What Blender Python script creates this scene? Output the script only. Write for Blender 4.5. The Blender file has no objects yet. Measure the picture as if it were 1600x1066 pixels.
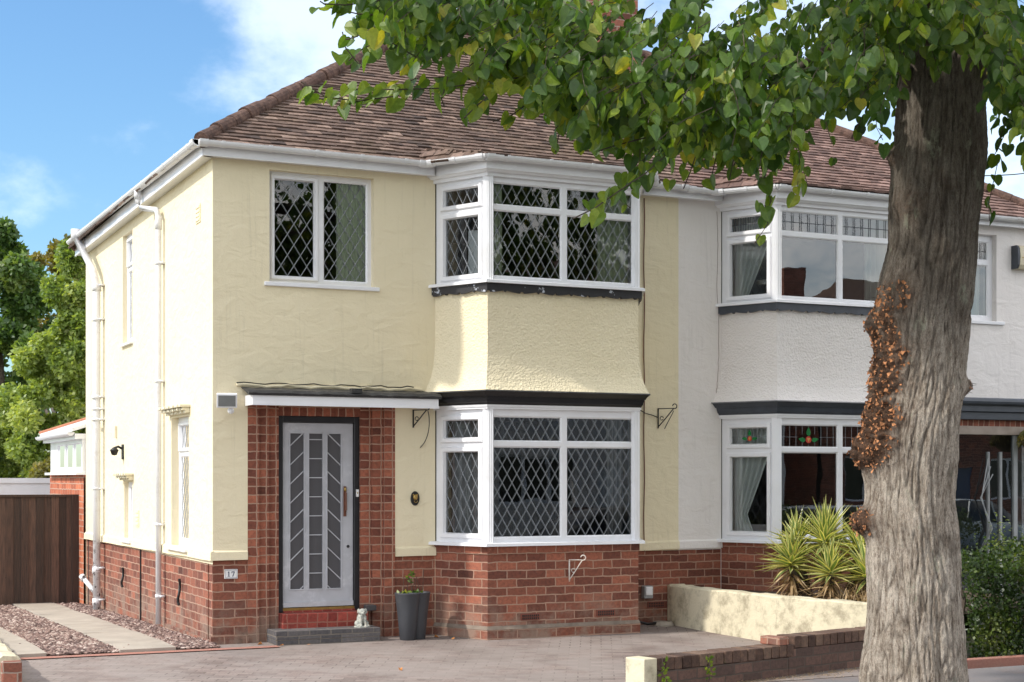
import bpy, math, random
from mathutils import Vector, Matrix, noise
R = math.radians
random.seed(7)
scene = bpy.context.scene
col = scene.collection

# ------------------------------------------------------------------ camera
CAM = Vector((-3.971, -16.017, 1.752))
cam_d = bpy.data.cameras.new("camera")
cam = bpy.data.objects.new("camera", cam_d)
col.objects.link(cam)
cam.location = CAM
cam.rotation_euler = (R(90), 0, R(-24.893))
cam_d.sensor_width = 36.0
cam_d.lens = 36.0 * 2413 / 1600
cam_d.shift_y = 214 / 1600
cam_d.clip_end = 2000
scene.camera = cam

# ------------------------------------------------------------------ light
SUN_EL, SUN_BACK = 41.0, 3.0
sd = Vector((-math.cos(R(SUN_BACK)) * math.cos(R(SUN_EL)), math.sin(R(SUN_BACK)) * math.cos(R(SUN_EL)), math.sin(R(SUN_EL))))
sun_d = bpy.data.lights.new("sun", 'SUN')
sun_d.energy = 2.0
sun_d.angle = R(1.8)
sun_d.color = (1.0, 0.95, 0.86)
sun = bpy.data.objects.new("sun", sun_d)
col.objects.link(sun)
sun.rotation_euler = sd.to_track_quat('Z', 'Y').to_euler()

w = bpy.data.worlds.new("World")
scene.world = w
w.use_nodes = True
nt = w.node_tree
nt.nodes.clear()
def wn(t, **k):
    n = nt.nodes.new(t)
    for a, b in k.items():
        setattr(n, a, b)
    return n
sky = wn('ShaderNodeTexSky', sky_type='NISHITA', sun_disc=False)
sky.sun_elevation = R(SUN_EL)
sky.sun_rotation = math.atan2(sd.x, sd.y)
sky.air_density = 1.3
sky.dust_density = 0.3
sky.ozone_density = 3.5
tc = wn('ShaderNodeTexCoord')
# clouds: noise over the view direction, thinned where the sky is clear
mp = wn('ShaderNodeMapping'); mp.inputs['Scale'].default_value = (1.0, 1.0, 1.5)
nz = wn('ShaderNodeTexNoise'); nz.inputs['Scale'].default_value = 11; nz.inputs['Detail'].default_value = 9; nz.inputs['Roughness'].default_value = 0.58
nt.links.new(tc.outputs['Generated'], mp.inputs[0]); nt.links.new(mp.outputs[0], nz.inputs[0])
acc = None
def wmath(op, a, b=None, clamp=False):
    n = wn('ShaderNodeMath', operation=op); n.use_clamp = clamp
    for i, v in enumerate((a, b)):
        if v is None: continue
        if isinstance(v, (int, float)): n.inputs[i].default_value = v
        else: nt.links.new(v, n.inputs[i])
    return n.outputs[0]
def dirv(px, py):
    r = (px - 800) / 2413.0; u = (747 - py) / 2413.0
    s_, c_ = 0.9070946, 0.4209268
    return Vector((s_ * r + c_, -c_ * r + s_, u)).normalized()
CLOUDS = [(560, 50, 7.5, 1.0), (450, 0, 4.5, .75), (0, 295, 2.4, .58), (1250, 120, 12, .9), (1560, 260, 9, 1.0), (760, 60, 7, .8), (1000, -40, 8, .7)]
for px, py, rad, amp in CLOUDS:
    d = wn('ShaderNodeVectorMath', operation='DOT_PRODUCT')
    nt.links.new(tc.outputs['Generated'], d.inputs[0]); d.inputs[1].default_value = dirv(px, py)
    mr = wn('ShaderNodeMapRange'); mr.interpolation_type = 'SMOOTHSTEP'
    mr.inputs['From Min'].default_value = math.cos(R(rad)); mr.inputs['From Max'].default_value = 1.0
    mr.inputs['To Max'].default_value = amp
    nt.links.new(d.outputs['Value'], mr.inputs['Value'])
    acc = mr.outputs[0] if acc is None else wmath('MAXIMUM', acc, mr.outputs[0])
# elsewhere in the dome: bright unseen cloud added as fill light
# the added cloud covers most of the dome beyond the camera's view
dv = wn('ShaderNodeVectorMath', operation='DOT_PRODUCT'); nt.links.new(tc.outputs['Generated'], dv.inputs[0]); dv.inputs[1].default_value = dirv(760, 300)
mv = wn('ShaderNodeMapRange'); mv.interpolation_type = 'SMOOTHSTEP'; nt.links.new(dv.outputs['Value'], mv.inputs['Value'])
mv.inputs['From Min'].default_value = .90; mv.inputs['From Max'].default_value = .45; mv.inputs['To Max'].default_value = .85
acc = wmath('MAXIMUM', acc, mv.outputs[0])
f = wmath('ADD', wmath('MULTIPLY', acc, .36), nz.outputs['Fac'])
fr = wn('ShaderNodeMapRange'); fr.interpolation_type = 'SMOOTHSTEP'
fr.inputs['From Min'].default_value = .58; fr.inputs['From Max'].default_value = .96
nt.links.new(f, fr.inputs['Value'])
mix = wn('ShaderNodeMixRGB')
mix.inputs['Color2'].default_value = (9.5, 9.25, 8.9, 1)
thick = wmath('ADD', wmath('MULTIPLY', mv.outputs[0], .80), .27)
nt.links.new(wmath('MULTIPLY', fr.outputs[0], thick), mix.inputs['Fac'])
tint = wn('ShaderNodeMixRGB', blend_type='MULTIPLY'); tint.inputs['Fac'].default_value = 1
tint.inputs['Color2'].default_value = (.43, .55, .65, 1)
nt.links.new(sky.outputs[0], tint.inputs['Color1'])
nt.links.new(tint.outputs[0], mix.inputs['Color1'])
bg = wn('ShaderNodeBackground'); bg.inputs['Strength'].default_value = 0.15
out = wn('ShaderNodeOutputWorld')
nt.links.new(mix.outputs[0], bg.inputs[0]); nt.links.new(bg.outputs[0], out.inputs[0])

scene.view_settings.view_transform = 'Standard'
scene.view_settings.look = 'None'
scene.view_settings.exposure = 0.95
scene.view_settings.gamma = 1
scene.cycles.use_denoising = True
scene.cycles.max_bounces = 8
scene.cycles.transparent_max_bounces = 16

# ------------------------------------------------------------------ materials
MATS = {}
class NT:
    def __init__(s, name):
        m = bpy.data.materials.new(name); m.use_nodes = True
        s.m = m; s.t = m.node_tree; s.b = s.t.nodes['Principled BSDF']; s.o = s.t.nodes['Material Output']
        MATS[name] = m
    def n(s, t, **k):
        x = s.t.nodes.new(t)
        for a, b in k.items(): setattr(x, a, b)
        return x
    def l(s, a, b): s.t.links.new(a, b)
    def uv(s, scale=(1, 1, 1)):
        u = s.n('ShaderNodeUVMap'); m = s.n('ShaderNodeMapping'); m.inputs['Scale'].default_value = scale
        s.l(u.outputs[0], m.inputs[0]); return m.outputs[0]
    def obj(s, scale=(1, 1, 1)):
        u = s.n('ShaderNodeTexCoord'); m = s.n('ShaderNodeMapping'); m.inputs['Scale'].default_value = scale
        s.l(u.outputs['Object'], m.inputs[0]); return m.outputs[0]
    def noise(s, vec, scale, detail=4, rough=.55):
        x = s.n('ShaderNodeTexNoise'); s.l(vec, x.inputs['Vector'])
        x.inputs['Scale'].default_value = scale; x.inputs['Detail'].default_value = detail; x.inputs['Roughness'].default_value = rough
        return x.outputs['Fac']
    def ramp(s, fac, stops):
        x = s.n('ShaderNodeValToRGB'); s.l(fac, x.inputs[0])
        e = x.color_ramp.elements
        while len(e) < len(stops): e.new(.5)
        for i, (p, c) in enumerate(stops):
            e[i].position = p; e[i].color = tuple(c) + (1,) if len(c) == 3 else c
        return x.outputs[0]
    def rng(s, v, a, b, c=0, d=1):
        x = s.n('ShaderNodeMapRange'); x.interpolation_type = 'SMOOTHSTEP'; s.l(v, x.inputs['Value'])
        for k, q in zip(('From Min', 'From Max', 'To Min', 'To Max'), (a, b, c, d)): x.inputs[k].default_value = q
        return x.outputs[0]
    def mix(s, fac, a, b, blend='MIX'):
        x = s.n('ShaderNodeMixRGB', blend_type=blend)
        for i, v in enumerate((fac, a, b)):
            if isinstance(v, (int, float)): x.inputs[i].default_value = v if i == 0 else (v, v, v, 1)
            elif isinstance(v, tuple): x.inputs[i].default_value = v + (1,)
            else: s.l(v, x.inputs[i])
        return x.outputs[0]
    def math(s, op, a, b=0):
        x = s.n('ShaderNodeMath', operation=op)
        for i, v in enumerate((a, b)):
            if isinstance(v, (int, float)): x.inputs[i].default_value = v
            else: s.l(v, x.inputs[i])
        return x.outputs[0]
    def base(s, v):
        if isinstance(v, tuple): s.b.inputs['Base Color'].default_value = v + (1,)
        else: s.l(v, s.b.inputs['Base Color'])
    def bump(s, h, strength=.3, dist=.01):
        x = s.n('ShaderNodeBump'); x.inputs['Strength'].default_value = strength; x.inputs['Distance'].default_value = dist
        s.l(h, x.inputs['Height']); s.l(x.outputs[0], s.b.inputs['Normal'])
    def rough(s, v):
        if isinstance(v, (int, float)): s.b.inputs['Roughness'].default_value = v
        else: s.l(v, s.b.inputs['Roughness'])

def paint(name, c, rough=.4, var=.12, scale=6, dirt=None, dirt_amt=.5, bump=0.0, metal=0.0):
    a = NT(name); o = a.obj()
    n = a.noise(o, scale, 5)
    lo = tuple(x * (1 - var) for x in c); hi = tuple(min(1, x * (1 + var * .6)) for x in c)
    cc = a.ramp(n, [(.3, lo), (.7, hi)])
    if dirt:
        d = a.rng(a.noise(o, scale * .6, 9, .7), .52, .72)
        cc = a.mix(a.math('MULTIPLY', d, dirt_amt), cc, dirt)
    a.base(cc); a.rough(rough); a.b.inputs['Metallic'].default_value = metal
    if bump: a.bump(a.noise(o, scale * 12, 4), bump, .005)
    return a.m

def render_mat(name, c, patch, coarse=1.0, fine=60):
    a = NT(name); o = a.obj()
    big = a.noise(o, .9, 6, .6); med = a.noise(o, 5, 6, .65)
    cc = a.mix(a.rng(big, .35, .7, 0, .55), c, patch)
    cc = a.mix(a.rng(med, .58, .8, 0, .25), cc, tuple(x * .8 for x in c))
    # hairline weathering: sparse vertical streaks and specks
    st = a.noise(a.obj((9, 9, .5)), 1.6, 6, .7)
    cc = a.mix(a.rng(st, .53, .72, 0, .26), cc, tuple(x * .58 for x in patch))
    sp = a.noise(o, 11, 8, .8)
    cc = a.mix(a.rng(sp, .67, .74, 0, .55), cc, (c[0] * .45, c[1] * .42, c[2] * .42))
    a.base(cc); a.rough(.85)
    # uneven hand trowelled coat: broad swells, ridges and grain
    rd = a.n('ShaderNodeTexNoise'); a.l(a.obj((1, 1, 1.7)), rd.inputs['Vector']); rd.inputs['Scale'].default_value = 4.2; rd.inputs['Detail'].default_value = 5; rd.inputs['Distortion'].default_value = .8
    h = a.math('ADD', a.math('MULTIPLY', rd.outputs['Fac'], 1.0 * coarse), a.math('MULTIPLY', a.noise(o, fine, 3, .6), .16))
    h = a.math('ADD', h, a.math('MULTIPLY', a.noise(o, 17, 4, .6), .22))
    a.bump(h, .62, .026)
    return a.m
render_mat('render_yellow', (.79, .70, .50), (.74, .65, .45))
render_mat('render_white', (.80, .76, .735), (.76, .71, .68))
def rough_render(name, c, patch):
    a = NT(name); o = a.obj()
    cc = a.mix(a.rng(a.noise(o, 1.4, 5), .35, .7, 0, .6), c, patch)
    cc = a.mix(a.rng(a.noise(o, 7, 8, .75), .6, .8, 0, .3), cc, tuple(x * .6 for x in c))
    a.base(cc); a.rough(.9)
    v = a.n('ShaderNodeTexVoronoi'); a.l(o, v.inputs['Vector']); v.inputs['Scale'].default_value = 42
    h = a.math('ADD', a.math('MULTIPLY', v.outputs['Distance'], .55), a.math('MULTIPLY', a.noise(o, 30, 3, .6), .8))
    a.bump(a.math('ADD', h, a.noise(o, 5, 3)), .75, .016)
rough_render('roughcast_yellow', (.81, .715, .51), (.77, .67, .46))
rough_render('roughcast_white', (.78, .735, .71), (.74, .69, .66))

def brick_mat(name, c1, c2, mortar, bw=.237, bh=.0925, ms=.0075, offset=.5, stain=True, squash=1.0, bump=.6):
    a = NT(name); v0 = a.uv(); o = a.obj()
    # wobble the joints a little
    nn = a.n('ShaderNodeTexNoise'); a.l(v0, nn.inputs['Vector']); nn.inputs['Scale'].default_value = 9; nn.inputs['Detail'].default_value = 3
    sub = a.n('ShaderNodeVectorMath', operation='SUBTRACT'); a.l(nn.outputs['Color'], sub.inputs[0]); sub.inputs[1].default_value = (.5, .5, .5)
    sc = a.n('ShaderNodeVectorMath', operation='SCALE'); a.l(sub.outputs[0], sc.inputs[0]); sc.inputs['Scale'].default_value = .027
    ad = a.n('ShaderNodeVectorMath', operation='ADD'); a.l(v0, ad.inputs[0]); a.l(sc.outputs[0], ad.inputs[1])
    def bt(x1, x2, m, sm=.25):
        b = a.n('ShaderNodeTexBrick'); a.l(ad.outputs[0], b.inputs['Vector'])
        b.offset = offset; b.squash = squash
        b.inputs['Scale'].default_value = 1; b.inputs['Brick Width'].default_value = bw; b.inputs['Row Height'].default_value = bh
        b.inputs['Mortar Size'].default_value = ms; b.inputs['Mortar Smooth'].default_value = sm; b.inputs['Bias'].default_value = 0
        b.inputs['Color1'].default_value = tuple(x1) + (1,); b.inputs['Color2'].default_value = tuple(x2) + (1,); b.inputs['Mortar'].default_value = tuple(m) + (1,)
        return b
    b = bt((0, 0, 0), (1, 1, 1), (.5, .5, .5))
    cc = a.ramp(b.outputs['Color'], [(0, c1), (.35, tuple(x * .75 + y * .25 for x, y in zip(c1, c2))), (.7, c2), (.9, tuple(min(1, x * 1.25) for x in c2)), (1, tuple(x * .55 for x in c1))])
    n1 = a.noise(v0, 26, 6, .7)
    cc = a.mix(.75, cc, a.ramp(n1, [(.25, (.42, .44, .5)), (.5, (1, 1, 1)), (.75, (1.55, 1.45, 1.4))]), 'MULTIPLY')
    mc = a.mix(a.noise(v0, 7, 5, .7), tuple(x * .62 for x in mortar), mortar)
    cc = a.mix(b.outputs['Fac'], cc, mc)
    if stain:
        sep = a.n('ShaderNodeSeparateXYZ'); a.l(o, sep.inputs[0])
        hgt = a.rng(sep.outputs['Z'], .62, .0)
        s1 = a.rng(a.noise(o, 3.2, 8, .7), .40, .62)
        cc = a.mix(a.math('MULTIPLY', a.math('MULTIPLY', hgt, s1), .75), cc, (.27, .20, .155))
        s2 = a.rng(a.noise(o, 5.5, 8, .75), .56, .70)
        cc = a.mix(a.math('MULTIPLY', a.math('MULTIPLY', a.rng(sep.outputs['Z'], .75, .1), s2), .6), cc, (.07, .055, .04))
        s3 = a.rng(a.noise(o, 8.5, 9, .8), .60, .72)
        cc = a.mix(a.math('MULTIPLY', s3, .5), cc, (.50, .36, .30))
    a.base(cc); a.rough(.88)
    h = a.math('SUBTRACT', a.math('MULTIPLY', a.noise(v0, 60, 4, .7), .35), b.outputs['Fac'])
    a.bump(h, bump, .008)
    return a.m
RED1, RED2, MORT = (.140, .045, .029), (.262, .088, .052), (.46, .28, .20)
brick_mat('brick_red', RED1, RED2, MORT)
brick_mat('brick_header', (.150, .046, .029), (.275, .090, .052), MORT, bw=.118, offset=0, ms=.0075)
brick_mat('brick_soldier', (.155, .048, .03), (.27, .088, .052), MORT, bw=.088, bh=.21, offset=0, stain=False)
brick_mat('brick_far', (.36, .095, .045), (.50, .15, .07), (.60, .42, .32), stain=False)
brick_mat('brick_painted', (.20, .03, .022), (.27, .05, .035), (.36, .14, .10), bw=.112, bh=.2, offset=0, stain=False, bump=.4)
brick_mat('brick_engineering', (.075, .07, .075), (.12, .11, .11), (.20, .175, .15), stain=False)
brick_mat('brick_dark', (.085, .052, .042), (.15, .085, .065), (.11, .082, .066), stain=False)
brick_mat('brick_chimney', (.2, .07, .045), (.32, .12, .08), (.45, .33, .27), stain=False)

paint('upvc_white', (.80, .80, .83), .28, .05, 3, (.5, .46, .4), .18)
paint('gutter_white', (.74, .74, .76), .35, .06, 3, (.42, .38, .33), .35)
paint('pipe_white', (.72, .72, .74), .4, .08, 3, (.38, .33, .28), .5)
paint('black_paint', (.014, .014, .017), .32, .3, 8)
paint('grey_blue_paint', (.050, .058, .075), .4, .25, 6)
paint('lead', (.15, .15, .16), .5, .35, 9, (.40, .38, .36), .6, .2)
paint('cream_trim', (.72, .66, .50), .6, .12, 8, (.30, .25, .15), .7, .3)
paint('black_iron', (.012, .012, .013), .5, .3, 20)
paint('rusty_white', (.66, .60, .54), .7, .15, 30, (.35, .10, .03), 1.0)
paint('brass', (.45, .30, .10), .35, .3, 20, metal=.9)
paint('brown_wood_handle', (.16, .06, .035), .4, .3, 20)
paint('flood_lens', (.20, .21, .21), .12)
paint('door_grey', (.47, .475, .51), .42, .09, 7, (.72, .72, .75), .55)
paint('rubber', (.02, .02, .02), .8)
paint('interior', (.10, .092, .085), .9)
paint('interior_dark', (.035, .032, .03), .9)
paint('blind_fabric', (.80, .84, .68), .9, .05)
paint('curtain_grey', (.36, .35, .35), .9, .1)
paint('curtain_cream', (.86, .86, .80), .9, .05)
paint('sticker_yellow', (.6, .5, .05), .6)
paint('concrete', (.37, .325, .275), .9, .18, 2.5, (.22, .19, .16), .5, .3)
paint('pot_charcoal', (.045, .047, .055), .55, .12, 6, (.10, .10, .10), .4)
paint('cement', (.22, .175, .14), .95, .3, 8, (.12, .09, .07), .5, .4)
paint('soil', (.07, .045, .03), 1, .4, 20, bump=.6)
paint('alarm_cream', (.62, .55, .40), .5)
paint('number_white', (.78, .78, .78), .3)
paint('number_blue', (.012, .02, .08), .4)
paint('chrome', (.7, .7, .72), .15, metal=1)
paint('car_black', (.012, .014, .02), .12)
paint('car_silver', (.35, .42, .46), .18)
paint('car_blue', (.04, .07, .16), .12)
paint('tail_lamp', (.5, .01, .01), .15)
paint('plate_yellow', (.8, .55, .02), .4)
paint('tyre', (.02, .02, .02), .8)
paint('leaf_orange', (.50, .20, .05), .7, .3, 30)
paint('moss', (.11, .085, .035), 1, .4, 25, bump=.6)
paint('bitumen', (.025, .025, .027), .55, .5, 14, (.16, .15, .14), .55, .5)
paint('road_paint', (.7, .7, .68), .7)
paint('gravel_bed', (.16, .11, .09), .95, .3, 30, bump=.6)
paint('stain_red', (.45, .05, .03), .2)
paint('stain_green', (.01, .16, .04), .2)
paint('stain_amber', (.55, .28, .08), .2)
paint('lamp_grey', (.32, .33, .34), .5)
paint('mirror_white', (.75, .75, .76), .4)
paint('terracotta', (.45, .18, .10), .8)
paint('terracotta_dark', (.20, .06, .04), .8)
paint('timber_trim', (.32, .26, .22), .7, .2)

a = NT('black_peeling'); o = a.obj()
pe = a.rng(a.noise(o, 7.5, 7, .62), .615, .63)
a.base(a.mix(pe, (.022, .021, .024), (.50, .53, .60))); a.rough(.5); a.bump(a.math('SUBTRACT', 1, pe), .5, .004)

a = NT('leadwork'); a.base((.24, .255, .275)); a.b.inputs['Metallic'].default_value = .3; a.rough(.35)
a = NT('leadwork_dark'); a.base((.05, .055, .065)); a.rough(.4)

def glass(name, f0, tint):
    a = NT(name); t = a.t
    t.nodes.remove(a.b)
    g = a.n('ShaderNodeBsdfGlossy'); g.inputs['Roughness'].default_value = 0.0; g.inputs['Color'].default_value = (1, 1, 1, 1)
    tr = a.n('ShaderNodeBsdfTransparent'); tr.inputs['Color'].default_value = tint + (1,)
    lw = a.n('ShaderNodeFresnel'); lw.inputs['IOR'].default_value = f0
    # old panes are not quite flat
    bp = a.n('ShaderNodeBump'); bp.inputs['Strength'].default_value = .10; bp.inputs['Distance'].default_value = .01
    a.l(a.noise(a.obj(), 1.6, 2), bp.inputs['Height']); a.l(bp.outputs[0], g.inputs['Normal'])
    m = a.n('ShaderNodeMixShader'); a.l(lw.outputs[0], m.inputs[0]); a.l(tr.outputs[0], m.inputs[1]); a.l(g.outputs[0], m.inputs[2])
    a.l(m.outputs[0], a.o.inputs[0])
glass('glass', 1.72, (.82, .86, .86))
glass('glass_clear', 2.15, (.80, .85, .86))
a = NT('glass_obscured'); a.base((.085, .083, .09)); a.rough(.22)
a.bump(a.noise(a.uv(), 130, 3), .5, .003)
a = NT('car_glass'); a.base((.015, .02, .022)); a.rough(.04)

# roof tiles: colour varies tile by tile through a face attribute
def tile_mat(name, stops, lichen):
    a = NT(name); o = a.obj()
    at = a.n('ShaderNodeAttribute'); at.attribute_name = 'tint'
    cc = a.ramp(at.outputs['Fac'], stops)
    cc = a.mix(.8, cc, a.ramp(a.noise(o, 18, 6, .7), [(.3, (.6, .6, .62)), (.5, (1, 1, 1)), (.75, (1.6, 1.5, 1.45))]), 'MULTIPLY')
    cc = a.mix(a.rng(a.noise(o, 1.3, 6, .7), .48, .72, 0, .5), cc, lichen)
    cc = a.mix(a.rng(a.noise(o, 26, 5, .8), .62, .72, 0, .7), cc, (.40, .33, .29))
    a.base(cc); a.rough(.92); a.bump(a.noise(o, 70, 4, .7), .5, .006)
tile_mat('roof_tile', [(0, (.055, .036, .030)), (.35, (.105, .067, .052)), (.75, (.16, .105, .083)), (1, (.25, .175, .14))], (.125, .085, .048))
tile_mat('roof_tile_white_house', [(0, (.09, .052, .044)), (.4, (.15, .090, .075)), (.8, (.21, .13, .108)), (1, (.28, .18, .155))], (.17, .115, .09))
tile_mat('roof_tile_far', [(0, (.22, .12, .10)), (.5, (.30, .17, .14)), (1, (.36, .22, .18))], (.22, .16, .13))
a = NT('hip_tile'); o = a.obj()
cc = a.ramp(a.noise(o, 9, 8, .75), [(.3, (.035, .022, .018)), (.5, (.10, .055, .042)), (.62, (.17, .10, .075)), (.75, (.11, .10, .05))])
a.base(cc); a.rough(.95); a.bump(a.noise(o, 40, 5, .7), .9, .015)

# dark stained fence boards
a = NT('fence_board'); at = a.n('ShaderNodeAttribute'); at.attribute_name = 'tint'
cc = a.ramp(at.outputs['Fac'], [(0, (.030, .017, .012)), (.5, (.060, .032, .022)), (1, (.11, .06, .042))])
cc = a.mix(.9, cc, a.ramp(a.noise(a.uv((22, 1.3, 1)), 3, 6, .7), [(.3, (.35, .35, .35)), (.5, (1, 1, 1)), (.75, (1.9, 1.7, 1.6))]), 'MULTIPLY')
kn = a.n('ShaderNodeTexVoronoi'); a.l(a.uv((5, 2.2, 1)), kn.inputs['Vector']); kn.inputs['Scale'].default_value = 1.4
cc = a.mix(a.rng(kn.outputs['Distance'], .07, .02), cc, (.008, .004, .003))
a.base(cc); a.rough(.75); a.bump(a.noise(a.uv((30, 1.5, 1)), 3, 5), .4, .01)

# block paving (drive)
a = NT('block_paving'); v0 = a.uv()
mpn = a.n('ShaderNodeMapping'); mpn.inputs['Rotation'].default_value = (0, 0, R(28)); a.l(v0, mpn.inputs[0])
b = a.n('ShaderNodeTexBrick'); a.l(mpn.outputs[0], b.inputs['Vector']); b.inputs['Scale'].default_value = 1
b.inputs['Brick Width'].default_value = .22; b.inputs['Row Height'].default_value = .11; b.inputs['Mortar Size'].default_value = .006
b.inputs['Color1'].default_value = (.0, .0, .0, 1); b.inputs['Color2'].default_value = (1, 1, 1, 1); b.inputs['Mortar'].default_value = (.5, .5, .5, 1)
cc = a.ramp(b.outputs['Color'], [(0, (.155, .118, .105)), (.6, (.215, .165, .148)), (1, (.26, .205, .185))])
cc = a.mix(.85, cc, a.ramp(a.noise(v0, 40, 5, .8), [(.3, (.6, .6, .6)), (.5, (1, 1, 1)), (.7, (1.5, 1.45, 1.4))]), 'MULTIPLY')
cc = a.mix(a.rng(a.noise(v0, 1.1, 7, .7), .36, .56, 0, .75), cc, (.285, .245, .225))
cc = a.mix(a.rng(a.noise(v0, .6, 5, .6), .50, .66, 0, .35), cc, (.10, .075, .065))
jf = a.math('MULTIPLY', b.outputs['Fac'], a.rng(a.noise(v0, .9, 4), .55, .35, .15, .9))
cc = a.mix(jf, cc, (.095, .072, .06))
cc = a.mix(a.rng(a.noise(v0, 55, 4, .8), .70, .74, 0, .8), cc, (.55, .46, .40))
a.base(cc); a.rough(.9)
a.bump(a.math('SUBTRACT', a.math('MULTIPLY', a.noise(v0, 120, 3), .5), b.outputs['Fac']), .5, .006)

def speckle(name, c1, c2, sc=80, big=(.0, .0, .0), amt=.0):
    a = NT(name); v0 = a.uv()
    cc = a.ramp(a.noise(v0, sc, 5, .8), [(.3, c1), (.7, c2)])
    if amt: cc = a.mix(a.rng(a.noise(v0, 1.5, 7, .7), .45, .65, 0, amt), cc, big)
    a.base(cc); a.rough(.92); a.bump(a.noise(v0, sc * 1.5, 3), .5, .006)
speckle('asphalt', (.045, .045, .048), (.075, .074, .078))
speckle('pavement_asphalt', (.13, .12, .125), (.21, .195, .195), 70, (.25, .17, .13), .4)
speckle('kerb_stone', (.28, .26, .24), (.36, .34, .32))
speckle('edging_red', (.30, .12, .09), (.42, .20, .155), 40, (.26, .17, .14), .5)
speckle('earth', (.06, .06, .03), (.10, .10, .045), 20)

# gravel stones: every stone has its own tint
a = NT('gravel_stone'); at = a.n('ShaderNodeAttribute'); at.attribute_name = 'tint'
a.base(a.ramp(at.outputs['Fac'], [(0, (.07, .042, .038)), (.35, (.155, .098, .085)), (.7, (.27, .178, .15)), (1, (.50, .41, .36))])); a.rough(.85)

# cream painted garden walls
a = NT('painted_wall'); o = a.obj()
cc = a.mix(a.rng(a.noise(o, 4, 8, .72), .44, .68, 0, .8), (.64, .575, .42), (.26, .22, .15))
cc = a.mix(a.rng(a.noise(a.obj((6, 6, 1)), 2, 6, .7), .6, .7, 0, .5), cc, (.25, .22, .17))
a.base(cc); a.rough(.9); a.bump(a.math('ADD', a.noise(o, 6, 4), a.math('MULTIPLY', a.noise(o, 50, 4, .7), .3)), .6, .02)

a = NT('statue_stone'); o = a.obj()
a.base(a.ramp(a.noise(o, 22, 6, .7), [(.3, (.13, .14, .12)), (.5, (.36, .37, .34)), (.7, (.62, .56, .46))])); a.rough(.9); a.bump(a.noise(o, 90, 4), .5, .004)

# bark
a = NT('bark'); o = a.obj()
st = a.noise(a.obj((1, 1, .12)), 26, 8, .75)
fs = a.noise(a.obj((1, 1, .26)), 62, 8, .85)
cc = a.ramp(a.mix(.55, st, fs), [(.375, (.085, .060, .043)), (.435, (.31, .245, .19)), (.49, (.55, .465, .385)), (.58, (.76, .68, .58))])
pit = a.noise(a.obj((1, 1, .42)), 150, 4, .8)
cc = a.mix(.8, cc, a.ramp(pit, [(.34, (.40, .37, .34)), (.48, (1, 1, 1)), (.66, (1.35, 1.32, 1.28))]), 'MULTIPLY')
blot = a.noise(o, 3.4, 6, .65)
cc = a.mix(.7, cc, a.ramp(blot, [(.35, (.62, .58, .53)), (.55, (1, 1, 1)), (.7, (1.12, 1.14, 1.12))]), 'MULTIPLY')
geo = a.n('ShaderNodeAttribute'); geo.attribute_name = 'groove'
cc = a.mix(a.math('MULTIPLY', geo.outputs['Fac'], .6), cc, (.06, .042, .030))
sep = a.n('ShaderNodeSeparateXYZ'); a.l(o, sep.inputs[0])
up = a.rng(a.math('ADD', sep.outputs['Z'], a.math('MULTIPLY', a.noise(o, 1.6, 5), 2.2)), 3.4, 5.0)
cc = a.mix(a.math('MULTIPLY', up, .66), cc, (.035, .026, .018))  # shade of the crown painted into the upper trunk colour
li = a.rng(a.noise(a.obj((1, 1, .5)), 7, 8, .75), .58, .66)
cc = a.mix(a.math('MULTIPLY', li, .6), cc, (.40, .42, .31))
bd = a.rng(a.noise(o, 2.6, 7, .7), .55, .68)
cc = a.mix(a.math('MULTIPLY', bd, .45), cc, (.11, .075, .048))
at = a.n('ShaderNodeAttribute'); at.attribute_name = 'burr'
cc = a.mix(at.outputs['Fac'], cc, a.ramp(a.noise(o, 42, 6, .8), [(.35, (.035, .020, .012)), (.55, (.13, .065, .035)), (.72, (.36, .17, .08))]))
a.base(cc); a.rough(.95)
a.bump(a.math('ADD', st, a.math('MULTIPLY', fs, .9)), 1.0, .045)
paint('burr_shard', (.46, .20, .085), .85, .6, 14)
paint('twig_bark', (.08, .06, .045), .9, .3, 20)

def leaf_mat(name, stops, trans=.35, rough=.4, spec=.5):
    a = NT(name); at = a.n('ShaderNodeAttribute'); at.attribute_name = 'tint'
    cc = a.ramp(at.outputs['Fac'], stops)
    o = a.obj()
    cc = a.mix(.5, cc, a.ramp(a.noise(o, 60, 3), [(.3, (.7, .7, .7)), (.7, (1.3, 1.3, 1.3))]), 'MULTIPLY')
    a.base(cc); a.rough(rough); a.b.inputs['Specular IOR Level'].default_value = spec
    t = a.n('ShaderNodeBsdfTranslucent')
    tc_ = a.mix(1.0, cc, (1.9, 1.75, .55), 'MULTIPLY'); a.l(tc_, t.inputs[0])
    m = a.n('ShaderNodeMixShader'); m.inputs[0].default_value = trans
    a.l(a.b.outputs[0], m.inputs[1]); a.l(t.outputs[0], m.inputs[2]); a.l(m.outputs[0], a.o.inputs[0])
leaf_mat('lime_leaf', [(0, (.020, .050, .010)), (.35, (.052, .115, .020)), (.6, (.105, .18, .026)), (.85, (.21, .28, .036)), (1, (.36, .34, .05))], .42, .42, .5)
leaf_mat('far_leaf_dark', [(0, (.045, .095, .03)), (.5, (.10, .18, .05)), (1, (.20, .27, .09))], .45)
leaf_mat('far_leaf_light', [(0, (.11, .18, .045)), (.5, (.23, .31, .08)), (1, (.38, .43, .16))], .45)
leaf_mat('far_leaf_brown', [(0, (.08, .085, .02)), (.5, (.17, .165, .045)), (1, (.28, .22, .07))], .4)
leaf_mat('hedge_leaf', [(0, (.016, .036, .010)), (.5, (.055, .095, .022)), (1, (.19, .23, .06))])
leaf_mat('yucca_green', [(0, (.10, .17, .06)), (1, (.22, .30, .10))], .3)
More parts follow.
